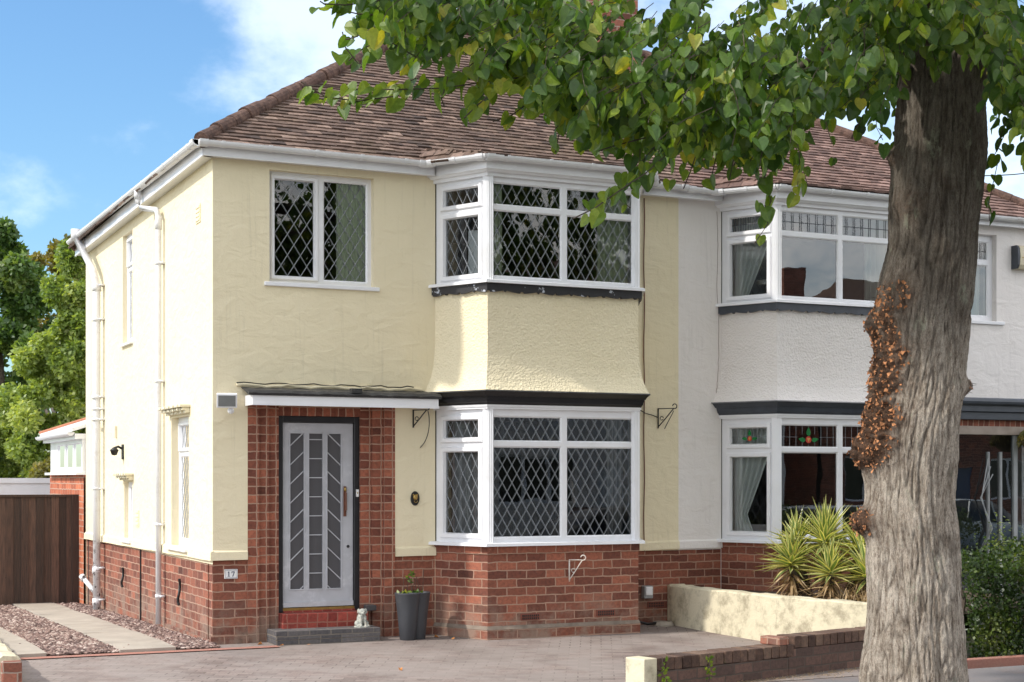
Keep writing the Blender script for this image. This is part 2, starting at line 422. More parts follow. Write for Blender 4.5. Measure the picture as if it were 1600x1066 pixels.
leaf_mat('yucca_edge', [(0, (.50, .48, .18)), (1, (.72, .68, .34))], .3)
leaf_mat('yucca_dead', [(0, (.20, .12, .065)), (1, (.55, .40, .24))], .15)

# ------------------------------------------------------------------ mesh helpers
def tag(o, label=None, cat=None, group=None, kind=None):
    if label: o['label'] = label
    if cat: o['category'] = cat
    if group: o['group'] = group
    if kind: o['kind'] = kind
    return o
def origin_of(p):
    v = Vector((0, 0, 0))
    while p is not None:
        v += p.location; p = p.parent
    return v
def empty(name, loc, label, cat, group=None):
    e = bpy.data.objects.new(name, None); col.objects.link(e)
    e.location = loc; e.empty_display_size = .2
    return tag(e, label, cat, group)

class MB:
    def __init__(s): s.v = []; s.f = []; s.mi = []; s.t = []; s.cur = 0; s.ct = .5
    def vert(s, p): s.v.append(Vector(p)); return len(s.v) - 1
    def face(s, ids): s.f.append(tuple(ids)); s.mi.append(s.cur); s.t.append(s.ct)
    def poly(s, pts): s.face([s.vert(p) for p in pts])
    def frame(s, o, ax, ay, az, sx, sy, sz):   # box from corner o along axes
        c = [s.vert(o + ax * (sx * i) + ay * (sy * j) + az * (sz * k)) for k in (0, 1) for j in (0, 1) for i in (0, 1)]
        for q in ((0, 2, 3, 1), (4, 5, 7, 6), (0, 1, 5, 4), (2, 6, 7, 3), (0, 4, 6, 2), (1, 3, 7, 5)):
            s.face([c[i] for i in q])
    def box(s, x0, y0, z0, x1, y1, z1):
        s.frame(Vector((x0, y0, z0)), Vector((1, 0, 0)), Vector((0, 1, 0)), Vector((0, 0, 1)), x1 - x0, y1 - y0, z1 - z0)
    def tube(s, pts, r, n=8, cap=True, arc=None):
        pts = [Vector(p) for p in pts]
        rs = r if isinstance(r, (list, tuple)) else [r] * len(pts)
        rings = []; up = None
        for i, p in enumerate(pts):
            a = pts[max(i - 1, 0)]; b = pts[min(i + 1, len(pts) - 1)]
            d = (b - a).normalized()
            ref = Vector((0, 0, 1)) if abs(d.z) < .9 else Vector((0, 1, 0))
            x = d.cross(ref).normalized(); y = x.cross(d).normalized()
            if up is not None and x.dot(up) < 0 and abs(d.z) >= .9: x, y = -x, -y
            up = x
            rings.append([s.vert(p + (x * math.cos(q) + y * math.sin(q)) * rs[i]) for q in
                          ([2 * math.pi * k / n for k in range(n)] if arc is None else [arc[0] + (arc[1] - arc[0]) * k / n for k in range(n + 1)])])
        m = len(rings[0])
        for i in range(len(rings) - 1):
            for k in range(m if arc is None else m - 1):
                k2 = (k + 1) % m
                s.face([rings[i][k], rings[i][k2], rings[i + 1][k2], rings[i + 1][k]])
        if cap and arc is None:
            s.face(rings[0][::-1]); s.face(rings[-1])
    def ellipsoid(s, c, r, nu=12, nv=8):
        c = Vector(c); rows = []
        for j in range(nv + 1):
            th = math.pi * j / nv
            rows.append([s.vert(c + Vector((r[0] * math.sin(th) * math.cos(2 * math.pi * i / nu), r[1] * math.sin(th) * math.sin(2 * math.pi * i / nu), r[2] * math.cos(th)))) for i in range(nu)])
        for j in range(nv):
            for i in range(nu):
                i2 = (i + 1) % nu
                if j == 0: s.face([rows[0][0], rows[1][i], rows[1][i2]])
                elif j == nv - 1: s.face([rows[j][i], rows[nv][0], rows[j][i2]])
                else: s.face([rows[j][i], rows[j + 1][i], rows[j + 1][i2], rows[j][i2]])
    def lathe(s, c, prof, n=20, sx=1, sy=1):
        c = Vector(c)
        rows = [[s.vert(c + Vector((r * sx * math.cos(2 * math.pi * i / n), r * sy * math.sin(2 * math.pi * i / n), z))) for i in range(n)] for r, z in prof]
        for a_, b_ in zip(rows, rows[1:]):
            for i in range(n): s.face([a_[i], a_[(i + 1) % n], b_[(i + 1) % n], b_[i]])
    def prism(s, pts, d):
        pts = [Vector(p) for p in pts]; d = Vector(d)
        a_ = [s.vert(p) for p in pts]; b_ = [s.vert(p + d) for p in pts]
        s.face(a_[::-1]); s.face(b_)
        for i in range(len(pts)):
            j = (i + 1) % len(pts); s.face([a_[i], a_[j], b_[j], b_[i]])
    def build(s, name, mats, parent=None, smooth=False, bevel=0, uv=True, loc=None, tint=False):
        if isinstance(mats, str): mats = [mats]
        me = bpy.data.meshes.new(name)
        off = origin_of(parent) if parent else (Vector(loc) if loc is not None else Vector((0, 0, 0)))
        me.from_pydata([tuple(p - off) for p in s.v], [], s.f)
        for m in mats: me.materials.append(MATS[m])
        if len(mats) > 1: me.polygons.foreach_set('material_index', s.mi)
        me.update()
        if uv:
            lay = me.uv_layers.new(name='UVMap').data
            for p in me.polygons:
                n = p.normal
                h = Vector((-n.y, n.x, 0))
                if abs(n.z) > .985 or h.length < 1e-5: t = Vector((1, 0, 0)); b_ = Vector((0, 1, 0))
                else: t = h.normalized(); b_ = n.cross(t)
                for li in p.loop_indices:
                    q = s.v[me.loops[li].vertex_index]
                    lay[li].uv = (q.dot(t), q.dot(b_))
        if tint:
            at_ = me.attributes.new('tint', 'FLOAT', 'FACE'); at_.data.foreach_set('value', s.t)
        if smooth: me.polygons.foreach_set('use_smooth', [True] * len(me.polygons))
        o_ = bpy.data.objects.new(name, me); col.objects.link(o_)
        if parent: o_.parent = parent
        elif loc is not None: o_.location = loc
        if bevel:
            bm_ = o_.modifiers.new('bevel', 'BEVEL'); bm_.width = bevel; bm_.segments = 2; bm_.limit_method = 'ANGLE'; bm_.angle_limit = R(40)
        return o_

X, Y, Z = Vector((1, 0, 0)), Vector((0, 1, 0)), Vector((0, 0, 1))
def wall_holes(mb, O, U, N, u0, z0, u1, z1, holes, t=.25, back=True, front_mi=0, back_mi=1):
    """wall slab in plane (O,U,Z), outward normal N, rectangular holes"""
    us = sorted({u0, u1} | {h[i] for h in holes for i in (0, 2)}); zs = sorted({z0, z1} | {h[i] for h in holes for i in (1, 3)})
    us = [u for u in us if u0 <= u <= u1]; zs = [z for z in zs if z0 <= z <= z1]
    def inh(u, z): return any(h[0] < u < h[2] and h[1] < z < h[3] for h in holes)
    Pt = lambda u, z, n: O + U * u + Z * z + N * n
    for ua, ub in zip(us, us[1:]):
        for za, zb in zip(zs, zs[1:]):
            if inh((ua + ub) / 2, (za + zb) / 2): continue
            mb.cur = front_mi
            mb.poly([Pt(ua, za, 0), Pt(ub, za, 0), Pt(ub, zb, 0), Pt(ua, zb, 0)])
            if back:
                mb.cur = back_mi; mb.poly([Pt(ua, za, -t), Pt(ua, zb, -t), Pt(ub, zb, -t), Pt(ub, za, -t)]); mb.cur = front_mi
    mb.cur = front_mi
    for a_, b_, c_, d_ in holes:
        mb.poly([Pt(a_, b_, 0), Pt(a_, d_, 0), Pt(a_, d_, -t), Pt(a_, b_, -t)])
        mb.poly([Pt(c_, b_, 0), Pt(c_, b_, -t), Pt(c_, d_, -t), Pt(c_, d_, 0)])
        mb.poly([Pt(a_, b_, 0), Pt(a_, b_, -t), Pt(c_, b_, -t), Pt(c_, b_, 0)])
        mb.poly([Pt(a_, d_, 0), Pt(c_, d_, 0), Pt(c_, d_, -t), Pt(a_, d_, -t)])

def clip_seg(p, q, r):
    x0, y0, x1, y1 = r; t0, t1 = 0., 1.; dx, dy = q[0] - p[0], q[1] - p[1]
    for a_, b_ in ((-dx, p[0] - x0), (dx, x1 - p[0]), (-dy, p[1] - y0), (dy, y1 - p[1])):
        if abs(a_) < 1e-9:
            if b_ < 0: return None
        else:
            t = b_ / a_
            if a_ < 0: t0 = max(t0, t)
            else: t1 = min(t1, t)
    if t0 >= t1: return None
    return (p[0] + dx * t0, p[1] + dy * t0), (p[0] + dx * t1, p[1] + dy * t1)

def window(parent, O, U, N, u0, z0, u1, z1, lights, lead='diamond', ft=.055, sill=None, cell=(.128, .195), glass_m='glass', name='window', dbl=True):
    """lights: (ua,za,ub,zb,opening) glass rectangles. Frame front face sits at N=0."""
    Pt = lambda u, z, n: O + U * u + Z * z + N * n
    mb = MB()
    hs = [l[:4] for l in lights]
    IN = .016
    grow = [(a_ - IN, b_ - IN, c_ + IN, d_ + IN) for a_, b_, c_, d_ in hs]
    wall_holes(mb, O, U, N, u0, z0, u1, z1, grow, t=ft, back=True, back_mi=0)
    for (a_, b_, c_, d_), e, b_z, c_z in (((u0, z0, u1, z1), 0, 0, 0),):
        mb.poly([Pt(a_, b_, 0), Pt(a_, d_, 0), Pt(a_, d_, -ft), Pt(a_, b_, -ft)]); mb.poly([Pt(c_, b_, 0), Pt(c_, b_, -ft), Pt(c_, d_, -ft), Pt(c_, d_, 0)])
        mb.poly([Pt(a_, b_, 0), Pt(a_, b_, -ft), Pt(c_, b_, -ft), Pt(c_, b_, 0)]); mb.poly([Pt(a_, d_, 0), Pt(c_, d_, 0), Pt(c_, d_, -ft), Pt(a_, d_, -ft)])
    for l in lights:
        a_, b_, c_, d_ = l[:4]
        A = [(a_ - IN, b_ - IN), (c_ + IN, b_ - IN), (c_ + IN, d_ + IN), (a_ - IN, d_ + IN)]
        B = [(a_, b_), (c_, b_), (c_, d_), (a_, d_)]
        for i in range(4):
            j = (i + 1) % 4
            mb.poly([Pt(*A[i], 0), Pt(*A[j], 0), Pt(*B[j], -.014), Pt(*B[i], -.014)])
            mb.poly([Pt(*B[i], -.014), Pt(*B[j], -.014), Pt(*B[j], -.045), Pt(*B[i], -.045)])
        if l[4]:      # opening sash: a proud, chamfered ring around the glass
            wd = l[4]
            C1 = [(a_ - wd, b_ - wd), (c_ + wd, b_ - wd), (c_ + wd, d_ + wd), (a_ - wd, d_ + wd)]
            k = .010
            C2 = [(a_ - wd + k, b_ - wd + k), (c_ + wd - k, b_ - wd + k), (c_ + wd - k, d_ + wd - k), (a_ - wd + k, d_ + wd - k)]
            D = [(a_ - .012, b_ - .012), (c_ + .012, b_ - .012), (c_ + .012, d_ + .012), (a_ - .012, d_ + .012)]
            for i in range(4):
                j = (i + 1) % 4
                mb.poly([Pt(*C1[i], .001), Pt(*C1[j], .001), Pt(*C1[j], .014), Pt(*C1[i], .014)])
                mb.poly([Pt(*C1[i], .014), Pt(*C1[j], .014), Pt(*C2[j], .022), Pt(*C2[i], .022)])
                mb.poly([Pt(*C2[i], .022), Pt(*C2[j], .022), Pt(*D[j], .022), Pt(*D[i], .022)])
                mb.poly([Pt(*D[i], .022), Pt(*D[j], .022), Pt(*B[j], -.0135), Pt(*B[i], -.0135)])
    fo = mb.build(name, 'upvc_white', parent)
    for l in lights:
        a_, b_, c_, d_ = l[:4]
        g = MB(); g.poly([Pt(a_, b_, -.022), Pt(c_, b_, -.022), Pt(c_, d_, -.022), Pt(a_, d_, -.022)])
        g.build('pane', glass_m, fo)
        kind = l[5] if len(l) > 5 else lead
        if not kind: continue
        L = MB(); segs = []
        wd, hh = c_ - a_, d_ - b_
        if kind == 'diamond':
            nx = max(1, round(wd / cell[0])); cw = wd / nx; ch = cw * cell[1] / cell[0]
            k = int(hh / ch) + nx + 3
            for i in range(-k, k + 1):
                x = a_ + i * cw
                big = hh + 1
                for sgn in (1, -1):
                    q = clip_seg((x - sgn * cw / ch * .0, b_), (x + sgn * cw * (big / ch), b_ + big), (a_, b_, c_, d_))
                    if q: segs.append(q)
        elif kind == 'bars':
            n_ = 6
            for i in range(n_ + 1):
                for dx in (-.013, .013):
                    x = a_ + wd * (i + .5) / (n_ + 1) + dx
                    segs.append(((x, b_), (x, d_)))
            segs.append(((a_, b_ + hh * .48), (c_, b_ + hh * .48)))
        elif kind == 'tulip':
            for i in range(9):
                x = a_ + wd * (i + .5) / 9
                if abs(i - 4) < 1: segs += [((x, b_), (x, b_ + hh * .1)), ((x, b_ + hh * .9), (x, d_))]
                elif abs(i - 4) == 1: segs += [((x, b_), (x, b_ + hh * .2)), ((x, b_ + hh * .6), (x, d_))]
                else: segs.append(((x, b_), (x, d_)))
            segs += [((a_, b_ + hh * .45), (a_ + wd * .3, b_ + hh * .45)), ((c_ - wd * .3, b_ + hh * .45), (c_, b_ + hh * .45))]
        w_ = {'diamond': .0038, 'bars': .004, 'tulip': .0022}[kind]
        layers = (-.0195, -.046) if (dbl and kind == 'diamond') else (-.0195,)
        for nn_ in layers:
            for p, q in segs:
                dx, dy = q[0] - p[0], q[1] - p[1]; ln = math.hypot(dx, dy)
                if ln < .01: continue
                px, py = -dy / ln * w_, dx / ln * w_
                if nn_ < -.03: px *= .6; py *= .6
                m_ = .002 if nn_ > -.03 else 0
                # shallow came: two sloping faces
                L.poly([Pt(p[0] - px, p[1] - py, nn_), Pt(q[0] - px, q[1] - py, nn_), Pt(q[0], q[1], nn_ + m_), Pt(p[0], p[1], nn_ + m_)])
                L.poly([Pt(p[0], p[1], nn_ + m_), Pt(q[0], q[1], nn_ + m_), Pt(q[0] + px, q[1] + py, nn_), Pt(p[0] + px, p[1] + py, nn_)])
        L.build('leading', {'diamond': 'leadwork', 'bars': 'leadwork_dark', 'tulip': 'leadwork'}[kind], fo)
        if kind == 'tulip':
            T = MB(); cxu = (a_ + c_) / 2; cz_ = b_ + hh * .33; r_ = hh * .17
            T.cur = 0
            T.poly([Pt(cxu + r_ * math.cos(q * math.pi / 8), cz_ + r_ * math.sin(q * math.pi / 8), -.0185) for q in range(16)])
            T.cur = 2
            T.poly([Pt(cxu - r_ * .6, cz_ + r_ * .5, -.0178), Pt(cxu, cz_ - r_ * .7, -.0178), Pt(cxu + r_ * .6, cz_ + r_ * .5, -.0178)])
            T.cur = 1
            def leafp(bx, bz, ang, ln, wd_):
                pts = []
                for q in range(13):
                    t = q / 12
                    pts.append((ln * t, wd_ * math.sin(math.pi * t ** .7)))
                pts += [(x, -y) for x, y in pts[::-1]][1:-1]
                ca, sa = math.cos(ang), math.sin(ang)
                T.poly([Pt(bx + x * ca - y * sa, bz + x * sa + y * ca, -.0182) for x, y in pts])
            leafp(cxu, cz_ + r_ * 1.05, math.pi / 2, hh * .42, hh * .13)
            leafp(cxu + r_ * 1.05, cz_ - r_ * .2, R(10), hh * .42, hh * .11)
            leafp(cxu - r_ * 1.05, cz_ - r_ * .2, R(170), hh * .42, hh * .11)
            T.build('stained_glass', ['stain_red', 'stain_green', 'stain_amber'], fo)
    if sill:
        so, sh, ext = sill
        S = MB(); S.frame(Pt(u0 - ext, z0 - sh, -.10), U, N, Z, u1 - u0 + 2 * ext, .10 + so, sh - .002)
        S.build('sill', 'upvc_white', fo, bevel=.006)
    return fo
# ------------------------------------------------------------------ setting: ground
def unproj(px, py, depth):
    r = (px - 800) / 2413.0; u = (747 - py) / 2413.0
    s_, c_ = 0.9070946, 0.4209268
    return CAM + Vector((s_ * r + c_, -c_ * r + s_, u)) * depth
def depth_at_Y(px, yw):
    r = (px - 800) / 2413.0
    return (yw - CAM.y) / (-0.4209268 * r + 0.9070946)

PAVE_Z, ROAD_Z = -.075, -.19
def gz(x, y):   # ground height near the house: falls gently to the street and down the side passage
    if y > 0 and x < .06: return -.02 * max(0, min(y, 8.5)) * 1.15
    if y < 0: return -.075 * min(1, -y / 4.2)
    return 0
mb = MB()
S_ = 90
mb.poly([(-S_, .45, -.30), (S_, .45, -.30), (S_, 220, -.30), (-S_, 220, -.30)])
mb.poly([(-S_, -60, -.32), (S_, -60, -.32), (S_, .45, -.32), (-S_, .45, -.32)])
tag(mb.build('ground', 'earth'), kind='structure')

def sheet(name, mat, pts, n=1, z=0.0, zf=gz):
    """grid sheet over a quad following the ground"""
    mb = MB(); a_, b_, c_, d_ = [Vector((p[0], p[1], 0)) for p in pts]; nn_ = n
    ids = []
    for j in range(nn_ + 1):
        row = []
        for i in range(nn_ + 1):
            u, v = i / nn_, j / nn_
            p = a_.lerp(b_, u).lerp(d_.lerp(c_, u), v)
            row.append(mb.vert((p.x, p.y, zf(p.x, p.y) + z)))
        ids.append(row)
    for j in range(nn_):
        for i in range(nn_): mb.face([ids[j][i], ids[j][i + 1], ids[j + 1][i + 1], ids[j + 1][i]])
    return tag(mb.build(name, mat), kind='structure')
sheet('driveway', 'block_paving', [(-2.2, -4.45), (5.75, -4.45), (5.6, .1), (-2.2, .1)], 24, .004, lambda x, y: gz(x, min(y, 0)) if y > -.42 else gz(x, y))
# the paving stops at the red edging beside the passage: gravel bed covers the rest
sheet('gravel_bed', 'gravel_bed', [(-2.35, -.38), (0.0, -.38), (0.0, 8.4), (-2.35, 8.4)], 12, .010)
sheet('brick_edging', 'edging_red', [(-2.2, -.54), (.58, -.52), (.58, -.38), (-2.2, -.40)], 1, .014)
def slabs(name, xs0, xs1, n=12):
    mb = MB(); rr = random.Random(4)
    for i in range(n):
        y0, y1 = -.38 + 8.7 * i / n, -.38 + 8.7 * (i + 1) / n - .008; t0, t1 = i / n, (i + 1) / n; j = rr.uniform(-.004, .004)
        a0, b0 = [xs0[k] * (1 - t0) + xs1[k] * t0 for k in (0, 1)]; a1, b1 = [xs0[k] * (1 - t1) + xs1[k] * t1 for k in (0, 1)]
        q = [(a0, y0, gz(-1, y0) + .045 + j), (b0, y0, gz(-1, y0) + .045 - j), (b1, y1, gz(-1, y1) + .045 - j), (a1, y1, gz(-1, y1) + .045 + j)]
        mb.ct = rr.random(); mb.prism([(x, y, z - .05) for x, y, z in q], (0, 0, .05))
    return tag(mb.build(name, 'concrete', bevel=.004), kind='structure')
slabs('concrete_path', (-1.03, -.47), (-1.0, -.40)); slabs('concrete_strip', (-2.22, -1.74), (-2.22, -1.74))
sheet('pavement', 'pavement_asphalt', [(-40, -7.15), (60, -7.15), (60, -4.45), (-40, -4.45)], 1, 0, lambda x, y: PAVE_Z)
mb = MB(); mb.box(-40, -7.30, -.3, 60, -7.15, PAVE_Z + .008); tag(mb.build('kerb', 'kerb_stone'), kind='structure')
mb = MB(); mb.poly([(-60, -14.6, ROAD_Z), (80, -14.6, ROAD_Z), (80, -7.30, ROAD_Z), (-60, -7.30, ROAD_Z)]); tag(mb.build('road', 'asphalt'), kind='structure')
mb = MB(); mb.box(-60, -14.75, -.3, 80, -14.6, PAVE_Z); mb.poly([(-60, -17.5, PAVE_Z - .005), (80, -17.5, PAVE_Z - .005), (80, -14.75, PAVE_Z - .005), (-60, -14.75, PAVE_Z - .005)])
tag(mb.build('far_pavement', 'pavement_asphalt'), kind='structure')

# slab joints of the path: real grooves are shown by short raised slabs laid end to end
def stones(name, region, n, size, keep, zoff=.0):
    mb = MB(); rr = random.Random(3)
    k = 0
    while k < n:
        x = rr.uniform(region[0], region[2]); y = rr.uniform(region[1], region[3])
        if not keep(x, y): continue
        k += 1
        s_ = size * rr.uniform(.5, 1.25); z = gz(x, y) + zoff + rr.uniform(0, .012)
        mb.ct = rr.random()
        a0 = rr.uniform(0, 6.28); m = 5
        ring = [mb.vert((x + s_ * rr.uniform(.7, 1.1) * math.cos(a0 + q * 6.283 / m), y + s_ * rr.uniform(.55, 1.0) * math.sin(a0 + q * 6.283 / m), z + s_ * rr.uniform(.1, .4))) for q in range(m)]
        top = mb.vert((x + rr.uniform(-.3, .3) * s_, y + rr.uniform(-.3, .3) * s_, z + s_ * rr.uniform(.55, .85)))
        top2 = mb.vert((x + rr.uniform(-.3, .3) * s_, y + rr.uniform(-.3, .3) * s_, z - s_ * .2))
        for q in range(m):
            mb.face([ring[q], ring[(q + 1) % m], top]); mb.face([ring[(q + 1) % m], ring[q], top2])
    o = mb.build(name, 'gravel_stone', tint=True, uv=False)
    return tag(o, 'loose pink and brown gravel beside the concrete path', 'gravel', kind='stuff')
def keepg(x, y):
    if -1.03 + .0 < x < -.45: return random.random() < .03
    if -2.22 < x < -1.74: return random.random() < .04
    return True
stones('gravel', (-2.3, -.37, -.01, 8.2), 15000, .030, keepg, .012)

# ------------------------------------------------------------------ the pair of houses
ROOF_S = .668
EAVE_Z = 5.235
DEPTHY = 7.8
RIDGE_Y = 3.9
def roofz(y): return EAVE_Z + ROOF_S * (y + .2)
slope_len = math.sqrt(1 + ROOF_S ** 2)

def bay_line(off, x0):
    W0, C1, C2, W1 = (2.516, 0), (2.85, -.69), (4.73, -.69), (5.06, 0)
    dx, dy = C1[0] - W0[0], C1[1] - W0[1]; ln = math.hypot(dx, dy)
    nx, ny = dy / ln, -dx / ln       # outward normal of the cant (-x,-y)
    if nx > 0: nx, ny = -nx, -ny
    # cant line shifted by off: point W0+n*off, dir d
    px, py = W0[0] + nx * off, W0[1] + ny * off
    def at_y(yy): return px + (yy - py) * dx / dy
    a_ = at_y(0.0); b_ = at_y(-.69 - off)
    mid = (2.516 + 5.06) / 2
    sh = x0 - 2.516
    return [Vector((a_ + sh, 0.0, 0)), Vector((b_ + sh, -.69 - off, 0)), Vector((2 * mid - b_ + sh, -.69 - off, 0)), Vector((2 * mid - a_ + sh, 0.0, 0))]
def bay_band(mb, x0, z0, z1, o0, o1, cap_top=True, cap_bot=True, inner=-.12):
    A, B = bay_line(o0, x0), bay_line(o1, x0); Ia = bay_line(inner, x0)
    for i in range(3):
        mb.poly([A[i] + Z * z0, A[i + 1] + Z * z0, B[i + 1] + Z * z1, B[i] + Z * z1])
        if cap_top: mb.poly([B[i] + Z * z1, B[i + 1] + Z * z1, Ia[i + 1] + Z * z1, Ia[i] + Z * z1])
        if cap_bot: mb.poly([A[i] + Z * z0, Ia[i] + Z * z0, Ia[i + 1] + Z * z0, A[i + 1] + Z * z0])
def bay_frames(x0):
    L = bay_line(0, x0)
    res = []
    for i in range(3):
        U = (L[i + 1] - L[i]); ln = U.length; U.normalize()
        N = Vector((U.y, -U.x, 0))
        res.append((L[i], U, N, ln))
    return res

def tiles(mb, O, Xd, Ud, N, rows, xr, gauge=.102, wdt=.168, rr=None, th=.016):
    """plain tiles: O origin on the eave, Xd along eave, Ud up slope; xr(s)->(x0,x1)"""
    rr = rr or random.Random(5)
    for k in range(rows):
        s0 = k * gauge - .03
        x0, x1 = xr(max(0, s0 + gauge * .5))
        if x1 - x0 < .05: continue
        sh = (k % 2) * wdt * .5
        i0 = math.floor((x0 - sh) / wdt); i1 = math.ceil((x1 - sh) / wdt)
        drop = 0
        for i in range(i0, i1):
            xa, xb = max(x0, i * wdt + sh + .002), min(x1, (i + 1) * wdt + sh - .002)
            if xb - xa < .02: continue
            mb.ct = min(1, max(0, rr.gauss(.48, .27)))
            j = rr.uniform(-.010, .010); l0, l1 = rr.uniform(0, .012), rr.uniform(0, .012); tw = rr.uniform(-.004, .004)
            bow = rr.uniform(.0, .004)
            a_ = O + Xd * xa + Ud * (s0 + j) + N * (th + l0); b_ = O + Xd * xb + Ud * (s0 + j + tw) + N * (th + l1)
            m_ = (a_ + b_) / 2 + N * bow
            c_ = O + Xd * xb + Ud * (s0 + gauge + .02) + N * .004; d_ = O + Xd * xa + Ud * (s0 + gauge + .02) + N * .004
            ia, im, ib, ic, id_ = mb.vert(a_), mb.vert(m_), mb.vert(b_), mb.vert(c_), mb.vert(d_)
            mb.face([ia, im, ib, ic, id_])
            e = N * -(th + .01)
            ja, jb = mb.vert(a_ + e), mb.vert(b_ + e)
            mb.face([ja, jb, ib, im, ia])
            mb.face([ja, ia, id_]); mb.face([jb, ic, ib])

def hip_caps(mb, p, q, r=.085, seg=.33, rr=None):
    rr = rr or random.Random(2)
    p, q = Vector(p), Vector(q); L = (q - p).length; n = int(L / seg); d = (q - p) / n
    for i in range(n):
        a_ = p + d * i + Vector((rr.uniform(-.008, .008), rr.uniform(-.008, .008), rr.uniform(-.008, .012)))
        rs = r * rr.uniform(.93, 1.07)
        mb.tube([a_ - d * .04, a_ + d * .5, a_ + d * 1.02], [rs * 1.06, rs, rs * .95], n=14)

def half_pipe(mb, pts, r=.056, n=8):
    """gutter: open-topped half round swept along a polyline (horizontal)"""
    pts = [Vector(p) for p in pts]
    rings = []
    for i, p in enumerate(pts):
        d0 = (pts[i] - pts[i - 1]).normalized() if i else None
        d1 = (pts[i + 1] - pts[i]).normalized() if i < len(pts) - 1 else None
        d = ((d0 or d1) + (d1 or d0)).normalized()
        x = Vector((d.y, -d.x, 0)); k = 1.0
        if d0 and d1: k = 1 / max(.4, d.dot(d0))
        ring = []
        for ro in (r, r - .006):
            ring.append([mb.vert(p + x * (math.cos(q) * ro * k) + Z * (math.sin(q) * ro)) for q in [math.pi + math.pi * j / n for j in range(n + 1)]])
        rings.append(ring)
    for A, B in zip(rings, rings[1:]):
        for L_ in (0, 1):
            for j in range(n): mb.face([A[L_][j], A[L_][j + 1], B[L_][j + 1], B[L_][j]])
        for j in (0, n): mb.face([A[0][j], B[0][j], B[1][j], A[1][j]])
    for Rr in (rings[0], rings[-1]):
        mb.face(Rr[0])
def clip_ring(mb, p, d, r=.061, wd=.035, n=8):
    d = Vector(d).normalized(); x = Vector((d.y, -d.x, 0)); p = Vector(p)
    for ro in (r,):
        a_ = [mb.vert(p - d * wd / 2 + x * (math.cos(q) * ro) + Z * (math.sin(q) * ro)) for q in [math.pi * .98 + math.pi * 1.04 * j / n for j in range(n + 1)]]
        b_ = [mb.vert(p + d * wd / 2 + x * (math.cos(q) * ro) + Z * (math.sin(q) * ro)) for q in [math.pi * .98 + math.pi * 1.04 * j / n for j in range(n + 1)]]
        for j in range(n): mb.face([a_[j], a_[j + 1], b_[j + 1], b_[j]])
        mb.face(a_); mb.face(b_)

